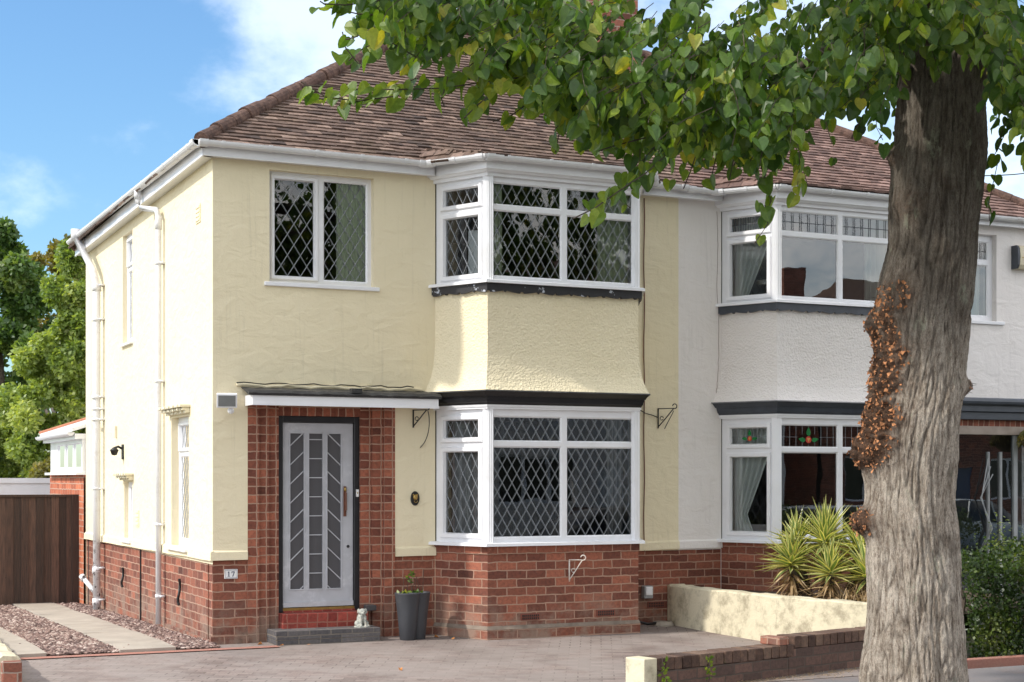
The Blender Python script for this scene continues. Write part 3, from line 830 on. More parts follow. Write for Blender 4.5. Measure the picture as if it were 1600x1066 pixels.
WF = (.612, 3.845, 1.789, 5.04)          # first floor front window
def make_house(loc, label, ya, bx, xa, xb, first):
    """xa..xb front extent; bx = left end of the bay"""
    wallm, bandm = ('render_yellow', 'black') if first else ('render_white', 'blue')
    trim = 'black_paint' if first else 'grey_blue_paint'
    H = empty('semi_detached_house', loc, label, 'house')
    dz = 0 if first else -.035
    # --- main rendered wall
    mb = MB()
    if first:
        win = WF
        fh = [(.385, -.2, 2.026, 2.53), win, (bx, -.2, bx + 2.544, 5.2)]
    else:
        win = (9.46, 3.845, 10.61, 5.0)
        fh = [(9.31, -.2, 11.05, 2.53), win, (bx, -.2, bx + 2.544, 5.2)]
    wall_holes(mb, Vector((0, 0, 0)), X, -Y, xa, .885, xb, 5.2, fh, t=.26)
    if first:
        sw = [(1.084, .965, 1.96, 2.45), (4.25, .94, 4.80, 1.70), (4.25, 3.53, 4.90, 4.98)]
        # side wall faces -X ; u runs along +Y
        wall_holes(mb, Vector((0, 0, 0)), Y, -X, 0, .845, DEPTHY, 5.2, sw, t=.26)
    else:
        wall_holes(mb, Vector((xb, 0, 0)), Y, X, 0, -.3, DEPTHY, 5.2, [], t=.26)
    wall_holes(mb, Vector((0, DEPTHY, 0)), X, Y, xa, -.4, xb, 5.2, [], t=.2)
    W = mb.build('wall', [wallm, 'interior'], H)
    # --- bell-cast drip at the foot of the render
    def drip(a_, b_, n, z=.885, zz=.885):
        mb = MB()
        a_, b_ = Vector(a_), Vector(b_); m = 24
        for i in range(m):
            p, q = a_.lerp(b_, i / m), a_.lerp(b_, (i + 1) / m); t0, t1 = z + (zz - z) * i / m, z + (zz - z) * (i + 1) / m
            w0, w1 = .003 * math.sin((p - a_).length * 4), .003 * math.sin((q - a_).length * 4)
            P_ = [(p, t0 + w0, .0), (p, t0 + w0, .030), (p, t0 + .085 + w0, .026), (p, t0 + .105 + w0, .0)]
            Q_ = [(q, t1 + w1, .0), (q, t1 + w1, .030), (q, t1 + .085 + w1, .026), (q, t1 + .105 + w1, .0)]
            for k in range(3):
                mb.poly([P_[k][0] + Z * P_[k][1] + n * P_[k][2], Q_[k][0] + Z * Q_[k][1] + n * Q_[k][2], Q_[k + 1][0] + Z * Q_[k + 1][1] + n * Q_[k + 1][2], P_[k + 1][0] + Z * P_[k + 1][1] + n * P_[k + 1][2]])
        mb.build('render_drip', wallm, W)
    if first:
        drip((-.03, 0, 0), (.37, 0, 0), -Y); drip((2.04, 0, 0), (bx, 0, 0), -Y); drip((bx + 2.544, 0, 0), (xb, 0, 0), -Y, .885, .90)
        drip((0, DEPTHY, 0), (0, -.03, 0), -X, .835, .885)
    else:
        drip((xa, 0, 0), (bx, 0, 0), -Y, .90, .90); drip((bx + 2.544, 0, 0), (9.3, 0, 0), -Y)
    # --- brick plinth
    mb = MB()
    segs = [(-.0, .385), (2.026, bx), (bx + 2.544, xb)] if first else [(xa, bx), (bx + 2.544, 9.31), (11.05, xb)]
    for a_, b_ in segs: mb = MB(); wall_holes(mb, Vector((0, .012, 0)), X, -Y, a_, -.3, b_, .89, [], t=.2, back_mi=0); mb.build('brick_plinth', 'brick_red', H)
    mb = MB()
    if first:
        wall_holes(mb, Vector((.012, 0, 0)), Y, -X, .012, -.5, DEPTHY, .89, [], t=.2, back_mi=0)
        # footing lip
        mb.box(-.025, -.028, -.3, .385, .01, .085); mb.box(-.025, .0, -.4, .0, 2.2, .04)
    if first:
        mb.build('brick_plinth', 'brick_red', H)
        mb = MB()     # dark movement joint and two iron ties on the side plinth
        mb.box(-.004, 3.735, -.1, .012, 3.765, .86)
        mb.build('movement_joint', 'black_iron', H)
        for yy, za, zb in ((1.43, .31, .61), (4.76, .30, .56)):
            mb = MB(); pts = []
            for i in range(9): pts.append((-.03 - .012 * math.sin(i * .8), yy + .012 * math.sin(i * 1.4), za + (zb - za) * i / 8))
            mb.tube(pts, .016, 6); mb.build('iron_tie', 'black_iron', H)
    # --- interior
    mb = MB(); m = 0
    x0i, x1i = xa + .28, xb - .05
    for z_ in (.28, 2.60, 5.12): mb.box(x0i, .27, z_ - .04, x1i, 4.2, z_)
    mb.box(x0i, 4.2, 0, x1i, 4.25, 5.1)
    px_ = 2.30 if first else 9.05
    mb.box(px_ - .04, .272, .1, px_, 4.2, 5.1)
    mb.box(xb - .05 if first else xa, .27, .1, xb if first else xa + .05, 4.2, 5.1)
    for z_ in (.9, 2.60, 5.10):
        L = bay_line(-.10, bx)
        mb.prism([L[0] + Z * (z_ - .04), L[1] + Z * (z_ - .04), L[2] + Z * (z_ - .04), L[3] + Z * (z_ - .04)], Z * .04)
        mb.box(bx + .1, 0, z_ - .04, bx + 2.44, .3, z_ - .001) if z_ < 1 else None
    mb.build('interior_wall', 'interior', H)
    # --- bay brick base
    mb = MB(); mb.cur = 0
    bay_band(mb, bx, -.3, .925, 0, 0, inner=-.12); bay_band(mb, bx, .922, 1.008, .013, .013, cap_bot=True)
    bay_band(mb, bx, -.3, .10, .02, .02)
    bb_ = mb.build('bay_base', 'brick_red', H)
    mb = MB(); bay_band(mb, bx, .100, .140, .026, .006, cap_top=False); mb.build('cement_fillet', 'cement', bb_)
    if first:
        for ax, az in ((3.36, .225), (4.30, .235)):
            for _ in (0,):
                mb = MB(); mb.box(ax - .115, -.705 + .002, az - .036, ax + .115, -.69, az + .036); mb.cur = 1
                for i in range(9):
                    for j in range(2): mb.box(ax - .10 + i * .0235, -.708, az - .027 + j * .03, ax - .10 + i * .0235 + .013, -.7045, az - .027 + j * .03 + .022)
                mb.build('air_brick', ['terracotta_dark', 'black_iron'], H)
        mb = MB(); ax, az = 5.36, .24
        mb.box(ax - .115, .0, az - .036, ax + .115, .011, az + .036); mb.cur = 1
        for i in range(9):
            for j in range(2): mb.box(ax - .10 + i * .0235, -.003, az - .027 + j * .03, ax - .10 + i * .0235 + .013, .003, az - .027 + j * .03 + .022)
        mb.build('air_brick', ['terracotta_dark', 'black_iron'], H)
    # --- sills
    for zb in (1.008 + dz, 3.872 + dz):
        mb = MB(); bay_band(mb, bx, zb, zb + .030, .075, .072, inner=-.05); bay_band(mb, bx, zb + .030, zb + .038, .072, .05, cap_bot=False, inner=-.05)
        mb.build('bay_sill', 'upvc_white', H)
    # --- windows of both storeys of the bay
    lowz = (1.045 + dz, 2.51 + dz); upz = (3.91 + dz, 5.04 + dz)
    fr = bay_frames(bx)
    for st, (za, zb) in enumerate((lowz, upz)):
        if st == 0: tz0, tz1, lz0, lz1 = 2.165 + dz, 2.415 + dz, 1.11 + dz, 2.085 + dz; cz = (2.20 + dz, 2.385 + dz, 1.145 + dz, 2.035 + dz)
        else: tz0, tz1, lz0, lz1 = 4.745 + dz, 4.965 + dz, 3.965 + dz, 4.665 + dz; cz = (4.775 + dz, 4.935 + dz, 3.995 + dz, 4.62 + dz)
        for i, (O, U, N, ln) in enumerate(fr):
            O2 = O - N * .018
            if i == 1:
                m = ln / 2
                if first: lead_t, lead_b = 'diamond', 'diamond'
                else: lead_t, lead_b = ('tulip' if st == 0 else 'bars'), None
                lights = [(.075, tz0, m - .045, tz1, 0, lead_t), (m + .045, tz0, ln - .075, tz1, 0, lead_t),
                          (.075, lz0, m - .045, lz1, 0, lead_b), (m + .045, lz0, ln - .075, lz1, 0, lead_b)]
            else:
                if first: lead_t, lead_b = 'diamond', 'diamond'
                else: lead_t, lead_b = ('tulip' if st == 0 else 'bars'), None
                a_, b_ = (.13, ln - .145) if i == 0 else (.145, ln - .13)
                lights = [(a_, cz[0], b_, cz[1], .058, lead_t), (a_, cz[2], b_, cz[3], .058, lead_b)]
            cell = (.122, .205) if i == 1 else (.115, .205)
            window(H, O2, U, N, .0 if i != 1 else .0, za, ln, zb, lights, None, cell=cell, glass_m='glass' if first else 'glass_clear', ft=.06)
        # corner posts
        L = bay_line(0, bx)
        for k in (1, 2):
            mb = MB(); c = L[k]; inn = bay_line(-.05, bx)[k]
            d = (c - inn).normalized()
            s_ = d.cross(Z)
            for off, wd_ in ((0.0, .058), (.006, .040), (.012, .020)):
                mb.frame(inn + Z * za - s_ * wd_, s_, d, Z, 2 * wd_, (c - inn).length * .80 + off + (.0), zb - za)
            mb.build('corner_post', 'upvc_white', H, bevel=.003)
    # --- frieze between storeys
    mb = MB()
    bay_band(mb, bx, 2.505 + dz, 2.525 + dz, .020, .020, inner=-.05); bay_band(mb, bx, 2.525 + dz, 2.55 + dz, .028, .034, inner=-.05)
    mb.build('bay_head_trim', 'upvc_white', H)
    mb = MB()
    fz = 2.55 + dz
    bay_band(mb, bx, fz, fz + .022, .030, .040, inner=-.05); bay_band(mb, bx, fz + .022, fz + .030, .040, .050)
    bay_band(mb, bx, fz + .030, fz + .088, .050, .066); bay_band(mb, bx, fz + .088, fz + .10, .080, .086)
    bay_band(mb, bx, fz + .10, 2.692 + dz, .086, .118)
    fb = mb.build('bay_frieze', trim, H)
    mb = MB(); bay_band(mb, bx, 2.692 + dz, 2.706 + dz, .135, .125, inner=-.05); mb.build('lead_flashing', 'bitumen' if first else 'lead', fb)
    # --- rendered apron with flared foot
    mb = MB(); prof = [(2.706, .120), (2.74, .100), (2.80, .072), (2.88, .045), (2.98, .024), (3.10, .010), (3.25, .002), (3.5, 0), (3.80, 0), (3.88, 0)]
    for (z0, o0), (z1, o1) in zip(prof, prof[1:]): bay_band(mb, bx, z0 + dz, z1 + dz, o0, o1, cap_top=False, cap_bot=(z0 < 2.71))
    mb.build('bay_apron', 'roughcast_yellow' if first else 'roughcast_white', H)
    # --- scalloped board under the upper sill
    mb = MB(); A = bay_line(.040, bx); B = bay_line(.012, bx)
    zt = 3.872 + dz
    def scal(t):     # wavy profile: shallow ogees with small points
        p = (t / .41) % 1.0
        d = .070 + .030 * abs(math.cos(math.pi * p)) ** .8
        if abs(p - .5) < .05: d += .028 * (1 - abs(p - .5) / .05)
        if p < .045 or p > .955: d -= .018
        return d
    tt = 0
    for i in range(3):
        ln = (A[i + 1] - A[i]).length; n = max(8, int(ln / .012))
        for k in range(n):
            t0, t1 = k / n, (k + 1) / n; p0, p1 = A[i].lerp(A[i + 1], t0), A[i].lerp(A[i + 1], t1); q0, q1 = B[i].lerp(B[i + 1], t0), B[i].lerp(B[i + 1], t1)
            d0, d1 = scal(tt + ln * t0), scal(tt + ln * t1)
            mb.poly([p0 + Z * (zt - d0), p1 + Z * (zt - d1), p1 + Z * zt, p0 + Z * zt])
            mb.poly([p0 + Z * (zt - d0), q0 + Z * (zt - d0), q1 + Z * (zt - d1), p1 + Z * (zt - d1)])
        tt += ln
    mb.build('scalloped_board', 'black_peeling' if first else 'grey_blue_paint', H)
    # --- fascia over the bay
    mb = MB()
    bay_band(mb, bx, 5.035 + dz, 5.075 + dz, .020, .024, inner=-.05); bay_band(mb, bx, 5.075 + dz, 5.10 + dz, .050, .070, inner=-.05); bay_band(mb, bx, 5.10 + dz, 5.225, .085, .085, inner=-.05)
    mb.build('bay_fascia', 'upvc_white', H)
    # --- main fascia and soffit
    def fascia(a_, b_, n, name='fascia', fo=.135):
        a_, b_ = Vector(a_), Vector(b_); d = (b_ - a_); ln = d.length; d.normalize()
        mb = MB(); mb.frame(a_ + n * (fo - .018) + Z * 5.10, d, n, Z, ln, .018, .15)
        mb.frame(a_ + n * -.0 + Z * 5.115, d, n, Z, ln, fo - .020, .010)
        mb.frame(a_ + n * fo + Z * 5.10, d, n, Z, ln, .004, .022)
        return mb.build(name, 'upvc_white', H)
    if first:
        fascia((-.135, 0, 0), (bx - .06, 0, 0), -Y); fascia((bx + 2.60, 0, 0), (xb, 0, 0), -Y)
        fascia((0, DEPTHY + .135, 0), (0, -.135, 0), -X)
    else:
        fascia((xa, 0, 0), (bx - .06, 0, 0), -Y); fascia((bx + 2.60, 0, 0), (xb + .135, 0, 0), -Y)
    # --- gutters
    GZ = 5.232
    mb = MB(); bl = bay_line(.145, bx)
    if first: path = [(-.20, -.20, GZ + .01)] + [(bl[0].x - .02, -.20, GZ)] + [(bl[1].x, bl[1].y, GZ), (bl[2].x, bl[2].y, GZ), (bl[3].x + .02, -.20, GZ), (xb, -.20, GZ)]
    else: path = [(xa, -.20, GZ - .01), (bl[0].x - .02, -.20, GZ - .02), (bl[1].x, bl[1].y, GZ - .03), (bl[2].x, bl[2].y, GZ - .03), (bl[3].x + .02, -.20, GZ - .02), (xb + .2, -.20, GZ - .02)]
    half_pipe(mb, path)
    for p, q in zip(path, path[1:]):
        p, q = Vector(p), Vector(q); ln = (q - p).length; n = max(1, round(ln / .55)); d = (q - p).normalized()
        for k in range(n): clip_ring(mb, p + d * ln * (k + .5) / n, d)
        clip_ring(mb, p + d * .05, d, .066, .09); clip_ring(mb, q - d * .05, d, .066, .09)
    mb.build('gutter', 'gutter_white', H, smooth=False)
    if first:
        mb = MB(); pa, pb = Vector((-.20, -.20, GZ + .012)), Vector((-.20, DEPTHY + .22, GZ + .10))
        half_pipe(mb, [pa, pb]); d = (pb - pa).normalized(); ln = (pb - pa).length
        for k in range(14):
            c = pa + d * (ln * (k + .5) / 14); clip_ring(mb, c, d, .060, .03)
            mb.box(-.20, c.y - .012, c.z - .008, -.12, c.y + .012, c.z + .004)
        clip_ring(mb, pa + d * .06, d, .067, .12)
        mb.build('gutter', 'gutter_white', H)
        # rain water pipe on the side wall
        mb = MB(); yy = 2.36
        pts = [(-.20, yy + .55, 5.24), (-.20, yy + .55, 5.10), (-.17, yy + .48, 5.02), (-.075, yy + .06, 4.94), (-.065, yy, 4.86), (-.065, yy, 3.0), (-.065, yy, .02)]
        mb.tube(pts, .034, 12)
        mb.tube([(-.065, yy, 4.70), (-.065, yy, 4.86)], .041, 12); mb.tube([(-.20, yy + .55, 5.14), (-.20, yy + .55, 5.25)], .043, 12)
        for z_ in (4.30, 2.9, 1.2, .35): mb.tube([(-.065, yy, z_ - .02), (-.065, yy, z_ + .02)], .041, 12); mb.box(-.06, yy - .06, z_ - .012, .0, yy + .06, z_ + .012)
        mb.build('rain_pipe', 'pipe_white', H, smooth=True)
        # old cast soil pipe further back
        mb = MB(); yy = 6.30
        pts = [(-.24, yy + .95, 5.36), (-.22, yy + .9, 5.24), (-.13, yy + .15, 4.72), (-.10, yy, 4.50), (-.10, yy, 2.5), (-.10, yy, -.12)]
        mb.tube(pts, .052, 14)
        for z_, r_, h_ in ((4.50, .064, .10), (4.02, .060, .05), (2.92, .066, .05), (2.75, .062, .04), (2.60, .064, .04), (1.62, .060, .035), (.50, .064, .10), (.05, .062, .10)):
            mb.tube([(-.10, yy, z_ - h_), (-.10, yy, z_)], r_, 14)
            mb.box(-.08, yy - .085, z_ - .03, .0, yy + .085, z_ - .008)
        mb.tube([(-.10, yy + .02, 2.52), (-.10, yy + .24, 2.53)], .022, 8)
        mb.tube([(-.10, yy + .02, .10), (-.16, yy + .12, .20), (-.24, yy + .26, .32)], .034, 10); mb.tube([(-.23, yy + .245, .30), (-.26, yy + .295, .355)], .043, 10)
        mb.tube([(-.24, yy + .93, 5.24), (-.24, yy + .93, 5.40)], .070, 12)
        mb.build('soil_pipe', 'rusty_soil', H, smooth=True)
    # --- roof: left/right hip, front and rear slopes
    e = .235
    if first: xl, xr_, al = xa - e + .035, xb, True
    else: xl, xr_, al = xa, xb + e - .035, False
    rz = roofz(RIDGE_Y)
    mb = MB(); mb.ct = .4
    if first:
        F_ = [(-.2, -.2, EAVE_Z), (xb, -.2, EAVE_Z), (xb, RIDGE_Y, rz), (RIDGE_Y, RIDGE_Y, rz)]
        G_ = [(-.2, DEPTHY + .2, EAVE_Z), (-.2, -.2, EAVE_Z), (RIDGE_Y, RIDGE_Y, rz)]
        B_ = [(xb, DEPTHY + .2, EAVE_Z), (-.2, DEPTHY + .2, EAVE_Z), (RIDGE_Y, RIDGE_Y, rz), (xb, RIDGE_Y, rz)]
    else:
        F_ = [(xa, -.2, EAVE_Z), (xb + .2, -.2, EAVE_Z), (xb - RIDGE_Y, RIDGE_Y, rz), (xa, RIDGE_Y, rz)]
        G_ = [(xb + .2, -.2, EAVE_Z), (xb + .2, DEPTHY + .2, EAVE_Z), (xb - RIDGE_Y, RIDGE_Y, rz)]
        B_ = [(xb + .2, DEPTHY + .2, EAVE_Z), (xa, DEPTHY + .2, EAVE_Z), (xa, RIDGE_Y, rz), (xb - RIDGE_Y, RIDGE_Y, rz)]
    for P_ in (F_, G_, B_): mb.poly(P_)
    Ud = Vector((0, 1, ROOF_S)).normalized(); Nr = Vector((0, -ROOF_S, 1)).normalized()
    rr = random.Random(11 if first else 12)
    rows = int(4.1 * slope_len / .102)
    if first: tiles(mb, Vector((0, -.2, EAVE_Z)), X, Ud, Nr, rows, lambda s: (-.2 + s / slope_len, xb), rr=rr)
    else: tiles(mb, Vector((0, -.2, EAVE_Z)), X, Ud, Nr, rows, lambda s: (xa, xb + .2 - s / slope_len), rr=rr)
    # side slope tiles (coarse, seen only obliquely)
    if first:
        Us = Vector((1, 0, ROOF_S)).normalized(); Ns = Vector((-ROOF_S, 0, 1)).normalized()
        tiles(mb, Vector((-.2, 0, EAVE_Z)), Y, Us, Ns, rows, lambda s: (-.2 + s / slope_len, DEPTHY + .2 - s / slope_len), wdt=.33, rr=rr)
    # the bay's own low roof
    bl = bay_line(.16, bx); zb_ = EAVE_Z + .012
    yf = bl[1].y; sl = .20
    ym = (EAVE_Z + ROOF_S * .2 - zb_ + sl * yf) / (sl - ROOF_S)      # meets the main slope
    zm = zb_ + sl * (ym - yf)
    a0, a1, a2, a3 = Vector((bl[0].x - .03, -.2, zb_)), Vector((bl[1].x, yf, zb_)), Vector((bl[2].x, yf, zb_)), Vector((bl[3].x + .03, -.2, zb_))
    m0, m1 = Vector((bl[0].x - .02, ym, zm)), Vector((bl[3].x + .02, ym, zm))
    mb.ct = .4
    dn = Vector((0, 0, -.02))
    mb.poly([a1 + dn, a2 + dn, m1 + dn, m0 + dn]); mb.poly([a0 + dn, a1 + dn, m0 + dn]); mb.poly([a2 + dn, a3 + dn, m1 + dn])
    Ub = Vector((0, 1, sl)).normalized(); Nb = Vector((0, -sl, 1)).normalized(); Lb = (ym - yf) * math.sqrt(1 + sl * sl)
    tiles(mb, Vector((0, yf, zb_ - .015)), X, Ub, Nb, max(1, int(Lb / .102)), lambda s: (bl[1].x + (m0.x - bl[1].x) * s / Lb, bl[2].x + (m1.x - bl[2].x) * s / Lb), rr=rr)
    for (p, q, m_) in ((a0, a1, m0), (a2, a3, m1)):
        xd = (q - p).normalized(); n_ = xd.cross(m_ - p).normalized()
        if n_.z < 0: n_ = -n_
        ud = n_.cross(xd).normalized(); ud = ud if ud.z > 0 else -ud
        LL = (m_ - p).dot(ud); xm = (m_ - p).dot(xd); wl = (q - p).length
        tiles(mb, p - Z * .015, xd, ud, n_, int(LL / .102), lambda s: (xm * s / LL, wl + (xm - wl) * s / LL), rr=rr)
    Rf = mb.build('roof', 'roof_tile' if first else 'roof_tile_white_house', H, tint=True)
    mb = MB()
    if first: hip_caps(mb, (-.16, -.16, EAVE_Z + .03), (RIDGE_Y, RIDGE_Y, rz + .03)); hip_caps(mb, (RIDGE_Y, RIDGE_Y, rz + .03), (xb, RIDGE_Y, rz + .03)); hip_caps(mb, (-.16, DEPTHY + .16, EAVE_Z + .03), (RIDGE_Y, RIDGE_Y, rz + .03))
    else: hip_caps(mb, (xb + .16, -.16, EAVE_Z + .02), (xb - RIDGE_Y, RIDGE_Y, rz + .02), .09); hip_caps(mb, (xa, RIDGE_Y, rz + .03), (xb - RIDGE_Y, RIDGE_Y, rz + .03))
    mb.build('ridge_tile', 'hip_tile', Rf)
    return H, Rf

# soil pipe paint: flaking off at the foot
a = NT('rusty_soil'); o = a.obj()
sep = a.n('ShaderNodeSeparateXYZ'); a.l(o, sep.inputs[0])
pe = a.math('MULTIPLY', a.rng(a.noise(o, 16, 7, .7), .56, .60), a.rng(sep.outputs['Z'], 1.1, .45))
cc = a.mix(a.rng(a.noise(o, 6, 7, .7), .5, .75, 0, .5), (.68, .68, .70), (.40, .33, .27))
a.base(a.mix(pe, cc, (.05, .03, .025))); a.rough(.5)

PX = 5.67
HA, RA = make_house((0, 0, 0), 'cream yellow semi detached house with black trim, two bay windows and a hipped tiled roof', True, 2.516, 0.0, PX, True)
HB, RB = make_house((PX, 0, 0), 'pale pinkish white semi detached house with blue grey trim behind the street tree', True, 6.276, PX, 11.34, False)

# windows of the yellow house
window(HA, Vector((0, .085, 0)), X, -Y, WF[0], WF[1], WF[2], WF[3], [(.612 + .085, 3.845 + .085, 1.165 - .035, 5.04 - .085, .048), (1.165 + .085, 3.845 + .065, 1.789 - .060, 5.04 - .065, 0)],
       'diamond', sill=(.115, .045, .06), cell=(.128, .20), ft=.07)
window(HA, Vector((.085, 0, 0)), Y, -X, 1.084, .965, 1.96, 2.45, [(1.084 + .10, 2.10, 1.96 - .10, 2.35, .045), (1.084 + .08, 1.06, 1.96 - .08, 1.99, 0)], 'diamond', sill=(.15, .04, .05), ft=.07)
window(HA, Vector((.055, 0, 0)), Y, -X, 4.25, .94, 4.80, 1.70, [(4.25 + .08, 1.02, 4.80 - .10, 1.62, 0)], None, sill=(.11, .04, .03), ft=.07)
window(HA, Vector((.055, 0, 0)), Y, -X, 4.25, 3.53, 4.90, 4.98, [(4.25 + .10, 4.60, 4.90 - .12, 4.88, .05), (4.25 + .08, 3.61, 4.90 - .10, 4.48, 0)], 'diamond', sill=(.10, .035, .04), ft=.07)
# window of the white house, right of the trunk
window(HB, Vector((0, .085, 0)), X, -Y, 9.46, 3.845, 10.61, 5.0, [(9.54, 4.68, 9.99, 4.90, 0, 'bars'), (10.08, 4.68, 10.52, 4.90, 0, 'bars'), (9.54, 3.93, 9.99, 4.59, 0, None), (10.08, 3.93, 10.52, 4.59, 0, None)],
       'bars', sill=(.115, .045, .12), ft=.07, glass_m='glass_clear')
# moulded hoods over the two small side windows
for y0, y1, z_ in ((1.02, 2.04, 2.475), (4.18, 4.88, 1.72)):
    mb = MB(); m = 14
    for k, (zz, pr) in enumerate(((0, .06), (.028, .10), (.062, .13))):
        for i in range(m):
            ya, yb = y0 + (y1 - y0) * i / m + .003, y0 + (y1 - y0) * (i + 1) / m - .003
            mb.box(-pr + .012 * math.sin(i * 2.1 + k), ya - .02 * (k == 2), z_ + zz, .0, yb + .02 * (k == 2), z_ + zz + .032)
    mb.build('window_hood', 'cream_trim', HA, bevel=.006)
# render mouldings: vents and a bell box on the side wall
for yy, z_, wd_, hh in ((3.92, 1.24, .22, .22), (7.14, 2.60, .20, .22), (.62, 4.62, .2, .2)):
    mb = MB(); mb.box(-.010, yy - wd_ / 2, z_ - hh / 2, 0, yy + wd_ / 2, z_ + hh / 2)
    for i in range(4): mb.box(-.018, yy - wd_ / 2 + .02, z_ - hh / 2 + .02 + i * hh / 4.4, -.010, yy + wd_ / 2 - .02, z_ - hh / 2 + .045 + i * hh / 4.4)
    mb.build('air_vent', 'render_yellow', HA)
mb = MB(); mb.box(-.03, 5.30, 2.30, 0, 5.36, 2.46); mb.build('air_vent', 'cream_trim', HA, bevel=.004)

# --- front door surround, step and canopy
mb = MB(); mb.cur = 0
for k, (xa_, xb_, yy) in enumerate(((.375, .500, -.004), (.500, .620, .040), (.620, .738, .085))):
    mb.cur = 0
    mb.box(xa_, yy, -.2, xb_, .26, 2.53 if k < 2 else 2.53)
mb.cur = 0
for k, (xa_, xb_, yy) in enumerate(((1.911, 2.036, -.004), (1.787, 1.911, .040), (1.663, 1.787, .085))):
    mb.box(xa_, yy, -.2, xb_, .26, 2.53)
sr = mb.build('door_surround', 'brick_header', HA)
mb = MB(); mb.box(.738, .083, 2.423, 1.663, .26, 2.53); mb.build('soldier_course', 'brick_soldier', sr)
mb = MB(); yf = .115
mb.box(.738, yf, .300, .795, .25, 2.423); mb.box(1.606, yf, .300, 1.663, .25, 2.423); mb.box(.795, yf, 2.355, 1.606, .25, 2.423)
mb.build('door_frame', 'black_paint', HA, bevel=.004)
mb = MB(); mb.box(.795, yf - .02, .300, 1.606, .25, .318); mb.cur = 1; mb.box(.795, yf + .005, .318, 1.606, .25, .345)
mb.build('threshold', ['brick_painted', 'threshold_ochre'] if False else ['brick_painted', 'brass'], HA)
# door leaf
yd = yf + .045
panels = [(.888, 1.042), (1.100, 1.254), (1.308, 1.464)]
pz0, pz1 = .545, 2.235
mb = MB(); wall_holes(mb, Vector((0, yd, 0)), X, -Y, .800, .350, 1.601, 2.350, [(a_, pz0, b_, pz1) for a_, b_ in panels], t=.045, back_mi=0)
mb.box(.800, yd - .028, .352, 1.601, yd, .405)
for a_, b_ in panels:      # bead round each glazed panel
    for q in ((a_ - .012, pz0 - .012, b_ + .012, pz0), (a_ - .012, pz1, b_ + .012, pz1 + .012), (a_ - .012, pz0, a_, pz1), (b_, pz0, b_ + .012, pz1)):
        mb.box(q[0], yd - .010, q[1], q[2], yd, q[3])
DR = mb.build('front_door', 'door_grey', HA, bevel=.002)
for k, (a_, b_) in enumerate(panels):
    mb = MB(); mb.poly([(a_, yd + .018, pz0), (b_, yd + .018, pz0), (b_, yd + .018, pz1), (a_, yd + .018, pz1)]); mb.build('pane', 'glass_obscured', DR)
    mb = MB(); rise = {0: .145, 1: 0, 2: -.145}[k]
    for i in range(-1, 9):
        zb_ = pz0 + .17 + i * .208
        q = clip_seg((a_, zb_ - rise / 2), (b_, zb_ + rise / 2), (a_, pz0, b_, pz1))
        if not q: continue
        (u0, v0), (u1, v1) = q; ln = math.hypot(u1 - u0, v1 - v0)
        if ln < .02: continue
        d = Vector(((u1 - u0) / ln, 0, (v1 - v0) / ln)); up = Vector((-d.z, 0, d.x))
        mb.frame(Vector((u0, yd + .006, v0)) - up * .005, d, Y, up, ln, .012, .010)
    mb.build('glazing_bar', 'door_grey', DR)
mb = MB(); mb.box(1.492, yd - .012, 1.33, 1.524, yd, 1.66); mb.tube([(1.508, yd - .01, 1.60), (1.508, yd - .045, 1.585), (1.508, yd - .048, 1.40), (1.508, yd - .01, 1.37)], .011, 8)
mb.cur = 1; mb.ellipsoid((1.508, yd - .02, 1.625), (.016, .012, .024)); mb.build('handle', ['brown_wood_handle', 'brass'], DR)
mb = MB(); mb.ellipsoid((1.545, yd - .004, 1.0), (.017, .010, .017)); mb.build('lock', 'black_iron', DR)
mb = MB(); mb.box(1.622, yf - .012, 1.545, 1.652, yf, 1.625); mb.cur = 1; mb.ellipsoid((1.637, yf - .013, 1.588), (.008, .005, .008)); mb.build('bell_push', ['number_white', 'brass'], HA)
# red painted step and grey brick step
mb = MB(); mb.box(.735, -.08, .10, 1.70, .12, .298); mb.build('door_step', 'brick_painted', HA, bevel=.006)
mb = MB(); mb.box(.585, -.35, -.08, 1.735, .0, .048); mb.box(.583, -.353, .054, 1.737, 0, .145); mb.cur = 1; mb.box(.590, -.345, .048, 1.73, .0, .055)
mb.build('grey_brick_step', ['brick_engineering', 'concrete'], HA, bevel=.008)
mb = MB(); mb.box(1.70, -.06, .30, 1.80, .085, .36); mb.build('step_end_brick', 'brick_engineering', HA, bevel=.006)
# canopy
mb = MB(); mb.box(.345, -.31, 2.515, 2.43, -.288, 2.622); mb.box(.345, -.288, 2.515, .365, 0, 2.622); mb.box(.365, -.288, 2.535, 2.40, 0, 2.545); mb.box(.343, -.316, 2.512, 2.435, -.310, 2.538)
mb.box(2.30, -.288, 2.52, 2.32, 0, 2.62)
CN = mb.build('door_canopy', 'upvc_white', HA)
mb = MB(); rr = random.Random(4); ring = []
n = 40
for i in range(n + 1):
    x_ = .30 + 2.16 * i / n; s_ = .004 * math.sin(i * 1.7) + rr.uniform(-.003, .003)
    prof = [(-.325, 2.615), (-.335, 2.640 + s_), (-.30, 2.672 + s_), (-.24, 2.680 + s_), (-.10, 2.698 + s_), (.0, 2.715 + s_)]
    ring.append([mb.vert((x_, y_, z_)) for y_, z_ in prof])
for A_, B_ in zip(ring, ring[1:]):
    for j in range(5): mb.face([A_[j], B_[j], B_[j + 1], A_[j + 1]])
mb.face(ring[0]); mb.face(ring[-1])
mb.box(1.42, -.33, 2.66, 1.54, -.26, 2.71)
mb.build('roof_felt', 'bitumen', CN, smooth=False)
mb = MB(); pts = [(.25 + 2.1 * i / 26, -.012, 2.735 + .010 * math.sin(i * 1.1) + .006 * math.sin(i * 2.9)) for i in range(27)]
mb.tube(pts, .018, 6); mb.build('mortar_fillet', 'render_yellow', CN)
